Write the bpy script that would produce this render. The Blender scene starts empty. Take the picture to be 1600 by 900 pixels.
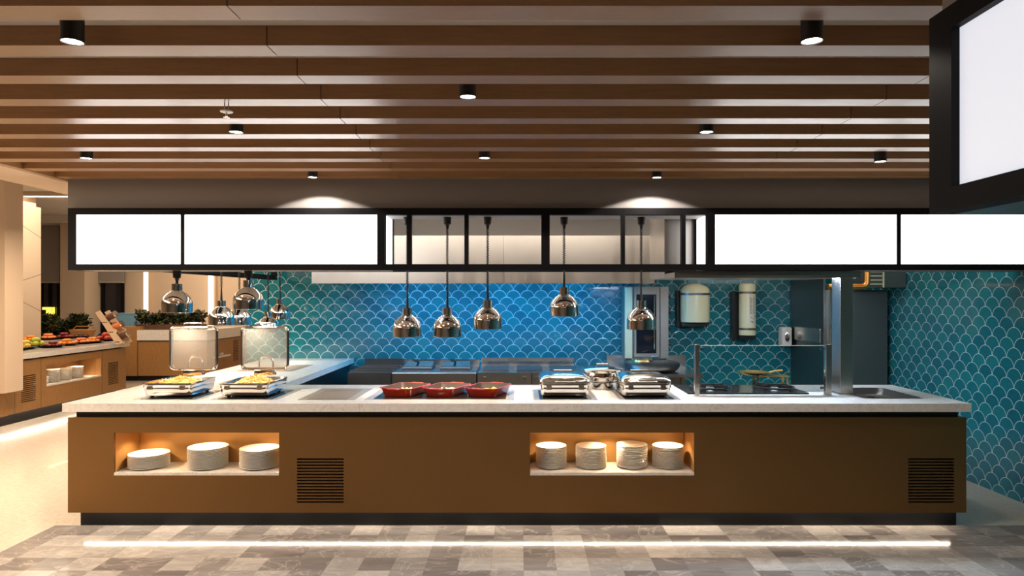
import bpy, bmesh, math, random
from mathutils import Vector, Matrix
random.seed(7)
C = bpy.context.scene
COL = C.collection
PI = math.pi

# ------------------------------------------------------------------ camera
F = 1050.0; HX = 813.0; HY = 465.0; HC = 1.64     # focal length, vanishing point (1600x900), eye height
cam_d = bpy.data.cameras.new('camera'); cam = bpy.data.objects.new('camera', cam_d); COL.objects.link(cam)
cam_d.sensor_width = 36; cam_d.lens = 36 * F / 1600
cam_d.shift_x = (800 - HX) / 1600; cam_d.shift_y = (HY - 450) / 1600
cam_d.clip_start = 0.05; cam_d.clip_end = 100
cam.location = (0, 0, HC); cam.rotation_euler = (PI / 2, 0, 0)
C.camera = cam
def X(px, Y): return (px - HX) * Y / F
def Z(py, Y): return HC - (py - HY) * Y / F

# ------------------------------------------------------------------ world, exposure
C.view_settings.view_transform = 'Standard'; C.view_settings.look = 'None'
C.view_settings.gamma = 1; C.view_settings.use_curve_mapping = False
C.view_settings.exposure = 0.75
C.cycles.use_denoising = True
C.cycles.max_bounces = 8; C.cycles.glossy_bounces = 5; C.cycles.transparent_max_bounces = 12
C.cycles.sample_clamp_indirect = 4.0; C.cycles.sample_clamp_direct = 0
C.cycles.caustics_reflective = False; C.cycles.caustics_refractive = False
W = bpy.data.worlds.new('world'); C.world = W; W.use_nodes = True
W.node_tree.nodes['Background'].inputs[0].default_value = (0.02, 0.025, 0.04, 1)
W.node_tree.nodes['Background'].inputs[1].default_value = 1.0
PANEL_E = 2.6        # light box panels
PANEL_BACK_E = 1.3
DOWN_W = 16.0        # downlight spots
HEAT_W = 15.0        # heat lamp spots
KICK_E = 65.0        # LED strip under the counter
NICHE_E = 16.0
HOODB_E = 13.0       # blueish tubes under the back hood
HOODF_E = 75.0
def light(name, kind, loc, power, col, rot=(0, 0, 0), size=0.3, size_y=None, angle=None, blend=0.3, radius=0.03, parent=None):
    d = bpy.data.lights.new(name, kind); d.energy = power; d.color = col
    if kind == 'AREA':
        d.size = size
        if size_y: d.shape = 'RECTANGLE'; d.size_y = size_y
    else: d.shadow_soft_size = radius
    if kind == 'SPOT': d.spot_size = math.radians(angle or 60); d.spot_blend = blend
    o = bpy.data.objects.new(name, d); COL.objects.link(o); o.location = loc; o.rotation_euler = rot
    if parent: o.parent = parent
    return o
WARM = (1.0, 0.80, 0.58); NEUT = (1.0, 0.90, 0.78); COOL = (0.72, 0.85, 1.0)
# unseen area lights added for the warm dining room, plus fill behind the camera
light('unseen_room_light', 'AREA', (-5.0, 6.2, 2.5), 110, WARM, size=0.8, size_y=4.5)
light('unseen_room_light', 'AREA', (-7.6, 10.6, 3.3), 62, WARM, size=2.0, size_y=3.0)
light('unseen_room_light', 'AREA', (-6.4, 14.0, 3.1), 38, WARM, size=3.0, size_y=0.8)
light('unseen_room_light', 'AREA', (-4.6, 2.6, 2.5), 95, WARM, size=0.8, size_y=2.5)
light('unseen_room_light', 'AREA', (-1.5, -2.5, 2.5), 16, NEUT, size=5.0, size_y=1.0)  # fill light added behind the camera for bounce
light('kitchen_fill_light', 'AREA', (0.8, 6.6, 2.58), 22, NEUT, size=5.5, size_y=0.5)  # unseen fill light added to brighten the kitchen
light('upper_wall_fill_light', 'AREA', (-0.4, 5.5, 2.5), 7, NEUT, rot=(math.radians(80), 0, 0), size=3.6, size_y=0.12)  # unseen area light added to brighten the wall above the hood

# ------------------------------------------------------------------ mesh helpers
class MB:
    def __init__(s): s.b = bmesh.new()
    def box(s, x0, x1, y0, y1, z0, z1, bev=0):
        vs = [s.b.verts.new(p) for p in ((x0,y0,z0),(x1,y0,z0),(x1,y1,z0),(x0,y1,z0),(x0,y0,z1),(x1,y0,z1),(x1,y1,z1),(x0,y1,z1))]
        fs = [s.b.faces.new([vs[i] for i in f]) for f in ((3,2,1,0),(4,5,6,7),(0,1,5,4),(1,2,6,5),(2,3,7,6),(3,0,4,7))]
        if bev:
            es = {e for f in fs for e in f.edges}
            bmesh.ops.bevel(s.b, geom=list(es), offset=bev, segments=2, affect='EDGES', profile=.5)
        return s
    def prism(s, poly, z0, z1):
        a = [s.b.verts.new((p[0], p[1], z0)) for p in poly]; c = [s.b.verts.new((p[0], p[1], z1)) for p in poly]
        n = len(poly)
        s.b.faces.new(a[::-1]); s.b.faces.new(c)
        for i in range(n): s.b.faces.new((a[i], a[(i+1) % n], c[(i+1) % n], c[i]))
        return s
    def lathe(s, prof, c=(0, 0, 0), n=32, ax='z', cap=True):
        rings = []
        for r, z in prof:
            ring = []
            for i in range(n):
                t = 2 * PI * i / n
                if ax == 'z': p = (c[0] + r*math.cos(t), c[1] + r*math.sin(t), c[2] + z)
                elif ax == 'y': p = (c[0] + r*math.cos(t), c[1] + z, c[2] + r*math.sin(t))
                else: p = (c[0] + z, c[1] + r*math.cos(t), c[2] + r*math.sin(t))
                ring.append(s.b.verts.new(p))
            rings.append(ring)
        for a, q in zip(rings, rings[1:]):
            for i in range(n): s.b.faces.new((a[i], a[(i+1) % n], q[(i+1) % n], q[i]))
        if cap:
            if prof[0][0] > 1e-4: s.b.faces.new(rings[0][::-1])
            if prof[-1][0] > 1e-4: s.b.faces.new(rings[-1])
        return s
    def loft(s, secs, c=(0, 0), k=5, capa=True, capb=True):
        # secs: (z, width, depth, corner radius)
        rings = []
        for z, w, d, r in secs:
            r = max(0.0005, min(r, w/2 - 1e-4, d/2 - 1e-4)); ring = []
            for cx, cy, t0 in ((w/2-r, d/2-r, 0), (-w/2+r, d/2-r, PI/2), (-w/2+r, -d/2+r, PI), (w/2-r, -d/2+r, 1.5*PI)):
                for i in range(k + 1):
                    t = t0 + PI/2 * i / k
                    ring.append(s.b.verts.new((c[0] + cx + r*math.cos(t), c[1] + cy + r*math.sin(t), z)))
            rings.append(ring)
        n = len(rings[0])
        for a, q in zip(rings, rings[1:]):
            for i in range(n): s.b.faces.new((a[i], a[(i+1) % n], q[(i+1) % n], q[i]))
        if capa: s.b.faces.new(rings[0][::-1])
        if capb: s.b.faces.new(rings[-1])
        return s
    def tube(s, pts, r, n=8, closed=False):
        pts = [Vector(p) for p in pts]; N = len(pts); rings = []
        rr = r if isinstance(r, (list, tuple)) else [r] * N
        up = None
        for i, p in enumerate(pts):
            if closed: d = pts[(i+1) % N] - pts[i-1]
            else: d = pts[min(i+1, N-1)] - pts[max(i-1, 0)]
            d.normalize()
            if up is None:
                up = Vector((0, 0, 1)) if abs(d.z) < .9 else Vector((1, 0, 0))
            a = (up - d * up.dot(d)).normalized(); up = a; b2 = d.cross(a)
            rings.append([s.b.verts.new(p + (a*math.cos(2*PI*j/n) + b2*math.sin(2*PI*j/n)) * rr[i]) for j in range(n)])
        m = N if closed else N - 1
        for i in range(m):
            a, q = rings[i], rings[(i+1) % N]
            for j in range(n): s.b.faces.new((a[j], a[(j+1) % n], q[(j+1) % n], q[j]))
        if not closed: s.b.faces.new(rings[0][::-1]); s.b.faces.new(rings[-1])
        return s
    def ball(s, c, r, sc=(1, 1, 1), seg=12, rot=None):
        M = Matrix.Translation(c) @ (rot or Matrix()) @ Matrix.Diagonal((r*sc[0], r*sc[1], r*sc[2], 1))
        bmesh.ops.create_uvsphere(s.b, u_segments=seg, v_segments=max(6, seg//2+2), radius=1, matrix=M)
        return s
    def quad(s, *ps):
        s.b.faces.new([s.b.verts.new(p) for p in ps]); return s
    def build(s, name, mat, parent=None, smooth=False, loc=(0, 0, 0)):
        bmesh.ops.recalc_face_normals(s.b, faces=s.b.faces)
        me = bpy.data.meshes.new(name); s.b.to_mesh(me); s.b.free()
        if smooth:
            for p in me.polygons: p.use_smooth = True
            try: me.set_sharp_from_angle(angle=math.radians(38))
            except Exception: pass
        me.materials.append(mat)
        o = bpy.data.objects.new(name, me); COL.objects.link(o); o.location = loc
        if parent: o.parent = parent
        return o
def grid_panel(mb, ax, a0, a1, z0, z1, d0, d1, holes):
    """solid panel spanning a (x or y or xy) by z with rectangular through holes"""
    us = sorted({a0, a1, *[h[0] for h in holes], *[h[1] for h in holes]}); vs = sorted({z0, z1, *[h[2] for h in holes], *[h[3] for h in holes]})
    def solid(i, j):
        if i < 0 or j < 0 or i >= len(us)-1 or j >= len(vs)-1: return False
        u = (us[i]+us[i+1])/2; v = (vs[j]+vs[j+1])/2
        return not any(h[0] < u < h[1] and h[2] < v < h[3] for h in holes)
    def P(u, v, d):
        return {'x': (u, d, v), 'y': (d, u, v), 'z': (u, v, d)}[ax]
    for i in range(len(us)-1):
        for j in range(len(vs)-1):
            if not solid(i, j): continue
            u0, u1, v0, v1 = us[i], us[i+1], vs[j], vs[j+1]
            for d in (d0, d1): mb.quad(P(u0,v0,d), P(u1,v0,d), P(u1,v1,d), P(u0,v1,d))
            if not solid(i-1, j): mb.quad(P(u0,v0,d0), P(u0,v1,d0), P(u0,v1,d1), P(u0,v0,d1))
            if not solid(i+1, j): mb.quad(P(u1,v0,d0), P(u1,v1,d0), P(u1,v1,d1), P(u1,v0,d1))
            if not solid(i, j-1): mb.quad(P(u0,v0,d0), P(u1,v0,d0), P(u1,v0,d1), P(u0,v0,d1))
            if not solid(i, j+1): mb.quad(P(u0,v1,d0), P(u1,v1,d0), P(u1,v1,d1), P(u0,v1,d1))
    bmesh.ops.remove_doubles(mb.b, verts=mb.b.verts, dist=1e-5)
    return mb
def thing(name, label, cat, loc=(0, 0, 0), rz=0, group=None):
    o = bpy.data.objects.new(name, None); COL.objects.link(o); o.empty_display_size = .05
    o.location = loc; o.rotation_euler = (0, 0, rz); o['label'] = label; o['category'] = cat
    if group: o['group'] = group
    return o
def tag(o, label, cat, group=None, kind=None):
    o['label'] = label; o['category'] = cat
    if group: o['group'] = group
    if kind: o['kind'] = kind
    return o
def struct(o): o['kind'] = 'structure'; return o
def kids(o): return [c for c in COL.objects if c.parent is o]
TREE = {}
def copy_tree(root, loc, rz=None, label=None, group=None):
    def cp(o, par):
        c = o.copy(); COL.objects.link(c); c.parent = par
        for ch in TREE[o.name]: cp(ch, c)
        return c
    def index(o):
        TREE[o.name] = kids(o)
        for ch in TREE[o.name]: index(ch)
    if root.name not in TREE: index(root)
    r = cp(root, None); r.location = loc
    if rz is not None: r.rotation_euler = (0, 0, rz)
    if label: r['label'] = label
    if group: r['group'] = group
    return r

# ------------------------------------------------------------------ materials
def mat(name, col, rough=.5, metal=0, spec=.5, coat=0, emis=None, es=0, trans=0, ior=1.45, alpha=1):
    m = bpy.data.materials.new(name); m.use_nodes = True
    p = m.node_tree.nodes['Principled BSDF']; i = p.inputs
    i['Base Color'].default_value = (*col, 1); i['Roughness'].default_value = rough; i['Metallic'].default_value = metal
    i['Specular IOR Level'].default_value = spec; i['Coat Weight'].default_value = coat; i['IOR'].default_value = ior
    i['Transmission Weight'].default_value = trans; i['Alpha'].default_value = alpha
    if emis: i['Emission Color'].default_value = (*emis, 1); i['Emission Strength'].default_value = es
    return m
class NT:
    def __init__(s, m): s.t = m.node_tree; s.p = s.t.nodes['Principled BSDF']
    def n(s, typ, **kw):
        nd = s.t.nodes.new(typ)
        for k, v in kw.items(): setattr(nd, k, v)
        return nd
    def set(s, sock, v):
        if hasattr(v, 'is_output'): s.t.links.new(v, sock)
        else: sock.default_value = v
    def m(s, op, a, b=None, c=None):
        nd = s.n('ShaderNodeMath', operation=op)
        for k, v in enumerate((a, b, c)):
            if v is not None: s.set(nd.inputs[k], v)
        return nd.outputs[0]
    def xyz(s, scale=(1, 1, 1), loc=(0, 0, 0)):
        tc = s.n('ShaderNodeTexCoord'); mp = s.n('ShaderNodeMapping')
        mp.inputs['Scale'].default_value = scale; mp.inputs['Location'].default_value = loc
        s.t.links.new(tc.outputs['Object'], mp.inputs[0]); return mp.outputs[0]
    def noise(s, vec, scale, detail=3, rough=.5, dist=0):
        nd = s.n('ShaderNodeTexNoise'); s.set(nd.inputs['Vector'], vec); nd.inputs['Scale'].default_value = scale
        nd.inputs['Detail'].default_value = detail; nd.inputs['Roughness'].default_value = rough; nd.inputs['Distortion'].default_value = dist
        return nd.outputs['Fac']
    def ramp(s, fac, stops):
        nd = s.n('ShaderNodeValToRGB'); s.set(nd.inputs[0], fac); e = nd.color_ramp.elements
        while len(e) > 1: e.remove(e[-1])
        e[0].position = stops[0][0]; e[0].color = (*stops[0][1], 1)
        for p, c in stops[1:]:
            q = e.new(p); q.color = (*c, 1)
        return nd.outputs[0]
    def mix(s, fac, a, b, typ='MIX'):
        nd = s.n('ShaderNodeMix', data_type='RGBA', blend_type=typ); s.set(nd.inputs[0], fac)
        for k, v in ((6, a), (7, b)): s.set(nd.inputs[k], (*v, 1) if isinstance(v, tuple) and len(v) == 3 else v)
        return nd.outputs[2]
    def base(s, v): s.set(s.p.inputs['Base Color'], v)
    def rough(s, v): s.set(s.p.inputs['Roughness'], v)
    def bump(s, h, st=.2, dist=.01):
        nd = s.n('ShaderNodeBump'); s.set(nd.inputs['Height'], h); nd.inputs['Strength'].default_value = st; nd.inputs['Distance'].default_value = dist
        s.t.links.new(nd.outputs[0], s.p.inputs['Normal'])
def vec3(N, x, y, z=0.0):
    c = N.n('ShaderNodeCombineXYZ')
    for k, v in enumerate((x, y, z)): N.set(c.inputs[k], v)
    return c.outputs[0]
def rngmap(N, v, a, b, c, d):
    nd = N.n('ShaderNodeMapRange'); N.set(nd.inputs[0], v)
    for k, q in zip((1, 2, 3, 4), (a, b, c, d)): nd.inputs[k].default_value = q
    return nd.outputs[0]

def wood(name, dark, lite, scale=(1.2, 14, 14), rough=.33, coat=.35):
    m = mat(name, dark, rough, coat=coat); N = NT(m)
    f = N.noise(N.xyz(scale), 5, 6, .6, .4); f2 = N.noise(N.xyz(tuple(q*2 for q in scale)), 18, 3, .5)
    ff = N.m('ADD', N.m('MULTIPLY', f, .7), N.m('MULTIPLY', f2, .3))
    N.base(N.ramp(ff, [(.3, dark), (.7, lite)])); N.rough(rngmap(N, f, .3, .7, rough-.05, rough+.08))
    m.node_tree.nodes['Principled BSDF'].inputs['Coat Roughness'].default_value = .28
    return m
M = {}
M['beam'] = wood('beam_veneer', (.23, .115, .044), (.34, .175, .072))
M['ceil'] = mat('ceiling_paint', (.72, .68, .64), .7)
M['soffit'] = mat('taupe_paint', (.26, .24, .235), .6)
N = NT(M['soffit']); N.bump(N.noise(N.xyz((1,1,1)), 120, 2), .15, .002)
M['beige'] = mat('beige_wall_paint', (.60, .46, .34), .6)
N = NT(M['beige']); N.bump(N.noise(N.xyz((1,1,1)), 90, 2), .1, .002)
M['groove'] = mat('column_stone', (.66, .52, .39), .5); N = NT(M['groove'])
sp = N.n('ShaderNodeSeparateXYZ'); N.set(sp.inputs[0], N.xyz())
uu = N.m('ADD', sp.outputs[0], N.m('MULTIPLY', sp.outputs[1], .6))
def dline(k, off):
    q = N.m('ADD', N.m('MULTIPLY', sp.outputs[2], 1.0/1.3), N.m('ADD', N.m('MULTIPLY', uu, k), off))
    return N.m('LESS_THAN', N.m('ABSOLUTE', N.m('SUBTRACT', N.m('FRACT', q), .5)), .006)
ln = N.m('MAXIMUM', dline(.5, .1), dline(-.35, .45))
N.base(N.mix(ln, (.66, .52, .39), (.33, .25, .18)))
M['cream'] = mat('cream_paint', (.82, .72, .64), .6)
M['greywall'] = mat('grey_paint', (.42, .38, .35), .6)
M['blind'] = mat('roller_blind_fabric', (.30, .27, .25), .8)
M['night'] = mat('dark_night_glass', (.012, .014, .02), .08, spec=.6)
M['black'] = mat('black_powder_coated_metal', (.007, .0065, .008), .55, spec=.12)
M['blackp'] = mat('black_plastic', (.012, .012, .013), .35)
M['dark'] = mat('dark_recess', (.02, .018, .017), .5)
M['kick'] = mat('black_plinth', (.006, .006, .007), .3)
M['panel'] = mat('white_acrylic_light_panel', (.9, .9, .9), .3, emis=(1, .985, .97), es=PANEL_E)
M['panelc'] = mat('cool_acrylic_light_panel', (.9, .9, .9), .3, emis=(.80, .87, 1.0), es=.43)
M['panelb'] = mat('end_and_added_rear_light_panel', (.9, .9, .9), .3, emis=(.92, .96, 1), es=PANEL_BACK_E)  # lit sign ends, plus rear panels added to light the kitchen
M['bulb'] = mat('lit_lamp', (1, 1, 1), .3, emis=(1, .93, .85), es=14)
M['tubeb'] = mat('lit_tube_blue_white', (1, 1, 1), .3, emis=(.05, .47, 1.0), es=HOODB_E)
M['tubef'] = mat('lit_tube_cool', (1, 1, 1), .3, emis=(.60, .80, 1.0), es=HOODF_E)
M['led'] = mat('lit_led_strip', (1, 1, 1), .3, emis=(1, .86, .68), es=KICK_E)
M['ledn'] = mat('lit_led_strip_warm', (1, 1, 1), .3, emis=(1, .70, .38), es=NICHE_E)
M['cove'] = mat('lit_cove', (1, 1, 1), .3, emis=(1, .88, .66), es=.9)
M['yellowlit'] = mat('yellow_lit_sign', (1, .9, .1), .4, emis=(1, .75, .08), es=1.2)
# white quartz with sparse flecks and veins
def marble(name, base):
    m = mat(name, base, .18, coat=.2); N = NT(m)
    a = N.noise(N.xyz((1, 1, 1)), 7, 6, .6, 1.6); v = N.m('ABSOLUTE', N.m('SUBTRACT', a, .5))
    vein = N.m('MULTIPLY', N.m('LESS_THAN', v, .006), N.noise(N.xyz((1,1,1)), 3, 2))
    cl = N.noise(N.xyz((1, 1, 1)), 26, 4, .6)
    b = N.mix(rngmap(N, cl, .35, .7, 0, 1), base, tuple(c*.86 for c in base))
    N.base(N.mix(vein, b, (.36, .31, .28))); return m
M['quartz'] = marble('white_quartz', (.78, .74, .70))
M['floor'] = marble('cream_polished_stone', (.64, .55, .45)); 
# bronze laminate
M['bronze'] = mat('bronze_laminate', (.20, .10, .032), .38, metal=.75); N = NT(M['bronze'])
f = N.noise(N.xyz((1, 1, 1)), 220, 3, .7)
N.base(N.ramp(f, [(.3, (.19, .098, .034)), (.7, (.28, .15, .052))])); N.rough(rngmap(N, f, .3, .7, .34, .46))
M['brassin'] = mat('brass_niche_lining', (.62, .34, .12), .42, metal=.55)
M['wood'] = mat('oak_laminate', (.32, .165, .06), .4); N = NT(M['wood'])
f = N.noise(N.xyz((20, 20, 1.5)), 5, 4, .6, .3); N.base(N.ramp(f, [(.3, (.27, .135, .045)), (.7, (.40, .21, .08))]))
# fish-scale tiles
def scallop(name, axis):
    m = mat(name, (.02, .18, .24), .16, coat=.4); N = NT(m)
    sp = N.n('ShaderNodeSeparateXYZ'); N.set(sp.inputs[0], N.xyz())
    u = sp.outputs[axis]; v = sp.outputs[2]; w, row = .168, .083
    p = N.m('DIVIDE', u, w); q = N.m('DIVIDE', N.m('ADD', v, .01), row)
    j = N.m('FLOOR', q); fv = N.m('SUBTRACT', q, j)
    par = N.m('FLOORED_MODULO', j, 2); pu = N.m('ADD', p, N.m('MULTIPLY', par, .5))
    fu = N.m('SUBTRACT', N.m('FRACT', pu), .5)
    d = N.m('SQRT', N.m('ADD', N.m('POWER', N.m('ABSOLUTE', N.m('MULTIPLY', fu, 2)), 2), N.m('POWER', fv, 2)))
    e = N.m('ABSOLUTE', N.m('SUBTRACT', d, .965))
    line = rngmap(N, e, .012, .030, 1, 0)
    inside = N.m('LESS_THAN', d, .965)
    pu2 = N.m('ADD', p, N.m('MULTIPLY', N.m('SUBTRACT', 1, par), .5))
    ia = N.m('ADD', N.m('MULTIPLY', N.m('FLOOR', pu), inside), N.m('MULTIPLY', N.m('FLOOR', pu2), N.m('SUBTRACT', 1, inside)))
    ib = N.m('ADD', j, N.m('SUBTRACT', 1, inside))
    wn = N.n('ShaderNodeTexWhiteNoise', noise_dimensions='2D'); N.set(wn.inputs['Vector'], vec3(N, ia, ib))
    cl = N.noise(N.xyz((1, 1, 1)), 22, 4, .6)
    mixf = N.m('ADD', N.m('MULTIPLY', wn.outputs[0], .6), N.m('MULTIPLY', cl, .5))
    col = N.ramp(mixf, [(.1, (.008, .115, .155)), (.5, (.010, .150, .190)), (.95, (.014, .195, .220))])
    N.base(N.mix(line, col, (.62, .78, .78))); N.rough(N.m('ADD', .14, N.m('MULTIPLY', line, .4)))
    N.bump(rngmap(N, e, .02, .14, 0, 1), .35, .004)
    return m
M['tile_x'] = scallop('fish_scale_tiles', 0); M['tile_y'] = scallop('fish_scale_tiles_side', 1)
# grey marble floor squares
m = M['fltile'] = mat('grey_marble_squares', (.3, .27, .25), .12, spec=.1); N = NT(m)
sp = N.n('ShaderNodeSeparateXYZ'); N.set(sp.inputs[0], N.xyz()); T = .2
ax = N.m('DIVIDE', N.m('ADD', sp.outputs[0], -.02), T); ay = N.m('DIVIDE', N.m('ADD', sp.outputs[1], -.037), T)
ix = N.m('FLOOR', ax); iy = N.m('FLOOR', ay)
wn = N.n('ShaderNodeTexWhiteNoise', noise_dimensions='2D'); N.set(wn.inputs['Vector'], vec3(N, ix, iy))
off = N.n('ShaderNodeVectorMath', operation='SCALE'); N.set(off.inputs[0], wn.outputs[1]); off.inputs['Scale'].default_value = 17
base = vec3(N, N.m('MULTIPLY', sp.outputs[0], N.m('ADD', .5, wn.outputs[0])), sp.outputs[1], 0.0)
add = N.n('ShaderNodeVectorMath', operation='ADD'); N.set(add.inputs[0], base); N.set(add.inputs[1], off.outputs[0])
veinn = N.noise(add.outputs[0], 2.6, 5, .55, 1.6)
st_ = N.n('ShaderNodeVectorMath', operation='MULTIPLY'); N.set(st_.inputs[0], add.outputs[0]); st_.inputs[1].default_value = (1, 3.2, 1)
cloud = N.noise(st_.outputs[0], 4, 5, .65, 1.0)
vein = N.m('POWER', rngmap(N, N.m('ABSOLUTE', N.m('SUBTRACT', veinn, .5)), 0, .03, 1, 0), 2.0)
tone = N.m('ADD', N.m('MULTIPLY', wn.outputs[0], .62), N.m('MULTIPLY', cloud, .6))
col = N.ramp(tone, [(.15, (.13, .112, .105)), (.45, (.215, .19, .178)), (.75, (.33, .30, .28)), (1, (.50, .46, .42))])
col = N.mix(N.m('MULTIPLY', vein, .35), col, (.62, .56, .50))
ed = N.m('MINIMUM', N.m('MINIMUM', N.m('FRACT', ax), N.m('SUBTRACT', 1, N.m('FRACT', ax))), N.m('MINIMUM', N.m('FRACT', ay), N.m('SUBTRACT', 1, N.m('FRACT', ay))))
N.base(N.mix(N.m('MULTIPLY', N.m('LESS_THAN', ed, .008), .35), col, (.2, .18, .16)))

def steel(name, col, rough, sc=(1, 1, 60), amt=.02):
    m = mat(name, col, rough, metal=1); N = NT(m); f = N.noise(N.xyz(sc), 6, 3)
    N.rough(rngmap(N, f, .3, .7, rough-amt, rough+amt)); return m
M['steel'] = mat('brushed_steel', (.60, .57, .54), .24, metal=1)
M['steelh'] = steel('hood_steel', (.55, .50, .45), .36, (2.2, 1, .15), .06)
M['steeld'] = mat('dark_steel', (.19, .20, .21), .32, metal=1)
M['fridge'] = mat('grey_green_steel', (.12, .14, .135), .42, metal=.6)
M['chrome'] = mat('chrome', (.80, .77, .74), .07, metal=1)
M['lampchrome'] = mat('dark_chrome', (.80, .78, .76), .05, metal=1)
M['oven'] = mat('warm_grey_oven_steel', (.30, .27, .24), .45, metal=.5)
M['satin'] = mat('satin_chrome', (.62, .58, .53), .14, metal=1)
M['white_in'] = mat('white_reflector', (.85, .8, .72), .4)
M['ceramic'] = mat('white_ceramic', (.86, .83, .79), .18, coat=.4)
M['hob'] = mat('black_glass_hob', (.02, .018, .017), .12, spec=.3)
M['hobf'] = mat('grey_hob_trim', (.30, .27, .24), .4, metal=.5)
M['hobs'] = mat('taupe_glass_hob', (.15, .125, .10), .5)
M['red'] = mat('red_enamel', (.42, .030, .012), .2, coat=.6)
M['redin'] = mat('brown_enamel_interior', (.035, .020, .013), .45)
M['glass'] = mat('clear_glass', (.94, .98, .97), .0, trans=1, ior=1.1, spec=.5)
M['edge'] = mat('glass_edge_highlight', (.45, .65, .62), .1)
M['lidglass'] = mat('lid_glass', (.92, .89, .84), .02, trans=.84, ior=1.25)  # beige diffuse share paints a pale reflection into the glass
M['tank'] = mat('ivory_enamel', (.78, .74, .50), .3)
M['label'] = mat('printed_label', (.75, .72, .62), .5)
M['ink'] = mat('black_ink', (.12, .11, .10), .6)
M['copper'] = mat('copper_pipe', (.75, .33, .08), .3, metal=1)
M['brass'] = mat('brass_pan', (.55, .42, .16), .25, metal=1)
M['leaf'] = mat('leaf_green', (.035, .075, .02), .5); N = NT(M['leaf'])
N.base(N.ramp(N.noise(N.xyz((1,1,1)), 9, 2), [(.35, (.010, .018, .009)), (.54, (.022, .036, .012)), (.68, (.20, .16, .03)), (.76, (.30, .17, .10))]))
M['planter'] = mat('dark_brown_planter', (.10, .045, .02), .5)
M['pasta'] = mat('yellow_pasta', (.85, .52, .16), .45)
M['fruit_lemon'] = mat('lemon_yellow', (.75, .55, .07), .45); M['fruit_green'] = mat('apple_green', (.48, .52, .06), .4)
M['fruit_orange'] = mat('orange_fruit', (.80, .26, .03), .45); M['fruit_red'] = mat('red_fruit', (.45, .045, .02), .4)
M['fruit_dred'] = mat('dark_red_fruit', (.20, .02, .02), .4); M['fruit_peach'] = mat('peach_fruit', (.75, .22, .08), .45)
M['fruit_brown'] = mat('brown_pastry', (.12, .05, .03), .5)
M['birch'] = mat('pale_plywood', (.66, .48, .32), .5)
M['basket'] = mat('brown_wicker', (.38, .17, .06), .6)
M['bluebox'] = mat('pale_blue_plastic', (.18, .38, .55), .3)
M['chair'] = mat('dark_blue_chair_shell', (.03, .05, .09), .4)
M['whitepl'] = mat('white_plastic', (.75, .73, .70), .35)

# ------------------------------------------------------------------ room shell
FR = MB().box(-13, -3.35, -6, 16, -.1, 0).box(-3.35, 4.2, 4.84, 16, -.1, 0)
struct(FR.build('floor', M['floor']))
struct(MB().box(-3.35, 4.2, -6, 4.84, -.1, 0).build('floor', M['fltile']))
ZC = HC + .8937
# beams
for k in range(-18, 10):
    y0 = 2.058 + .3234 * k
    mb = MB()
    for a, b in ((-3.44, -.9005), (-.8965, 1.648), (1.652, 4.01)): mb.box(a, b, y0, y0+.1065, ZC, ZC+.0712)
    struct(mb.build('trim_%d' % (k + 19), M['beam']))
struct(MB().box(-3.44, 4.1, -6, 5.13, ZC+.0712, ZC+.17).build('ceiling', M['ceil']))
struct(MB().box(-3.50, -3.44, -6, 5.13, ZC-.005, ZC+.17).build('trim_30', M['beam']))
struct(MB().box(-3.86, -3.50, -6, 8.2, ZC, ZC+.17).build('ceiling_left', M['beige']))
struct(MB().box(-3.94, -3.86, -6, 8.2, ZC, 3.5).build('wall_bulkhead', M['beige']))
struct(MB().box(-13, -3.94, -6, 14.5, 3.42, 3.55).build('ceiling_coffer', M['ceil']))
struct(MB().box(-13, -3.3, 14.5, 15.3, 3.255, 3.55).build('ceiling_border', M['ceil']))
struct(MB().box(-3.94, 4.1, 8.3, 15.3, 3.0, 3.1).build('ceiling_back', M['ceil']))
# soffit wall above the sign
struct(MB().box(X(106, 5.1), 4.01, 5.10, 5.42, 2.318, ZC+.17).build('wall_soffit', M['soffit']))
struct(MB().box(X(106, 5.1), 4.1, 5.42, 8.2, 2.60, 2.68).build('ceiling_kitchen', M['ceil']))
# back wall of the kitchen: tiles below, paint above
WB = 8.2
struct(MB().box(-3.34, 4.01, WB, WB+.12, 0, 2.02).build('wall_back', M['tile_x']))
struct(MB().box(-3.34, 4.01, WB, WB+.12, 2.02, 3.2).build('wall_back_upper', M['cream']))
struct(MB().box(4.01, 4.15, -6, 8.32, 0, 2.7).build('wall_right', M['tile_y']))
# far room
WF = 15.2
struct(MB().box(-13, 4.1, WF, WF+.1, 0, 3.5).build('wall_far', M['beige']))
struct(MB().box(-13.1, -13, -6, 15.3, 0, 3.5).build('wall_left', M['beige']))
struct(MB().box(-13, 4.1, -6.1, -6, 0, 3.5).build('wall_behind', M['greywall']))
def window(n, a, b, zt):
    y = WF - .02
    w = struct(MB().box(X(a, y), X(b, y), y-.02, y+.02, .25, zt).build('window_%d' % n, M['night']))
    fr = MB()
    for u in (X(a, y), (X(a, y)+X(b, y))/2, X(b, y)): fr.box(u-.025, u+.025, y-.05, y, .25, zt)
    fr.box(X(a, y), X(b, y), y-.05, y, .2, .28)
    fr.build('window_frame', M['black'], w)
window(1, 66, 93, 3.25); window(2, 132, 193, 3.25)
for a, b, lb in ((64, 93, 'grey roller blind above the narrow window beside the patterned column'), (131, 194, 'grey roller blind lowered over the wide dark window')):
    t = thing('roller_blind', lb, 'blind', (X((a+b)/2, 15.08), 15.08, Z(441, 15.08)))
    w = X(b, 15.08) - X(a, 15.08)
    MB().box(-w/2, w/2, -.01, .01, 0, 3.25 - Z(441, 15.08)).build('fabric', M['blind'], t)
    MB().tube([(-w/2, 0, 0), (w/2, 0, 0)], .018).build('bottom_bar', M['greywall'], t)
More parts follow.
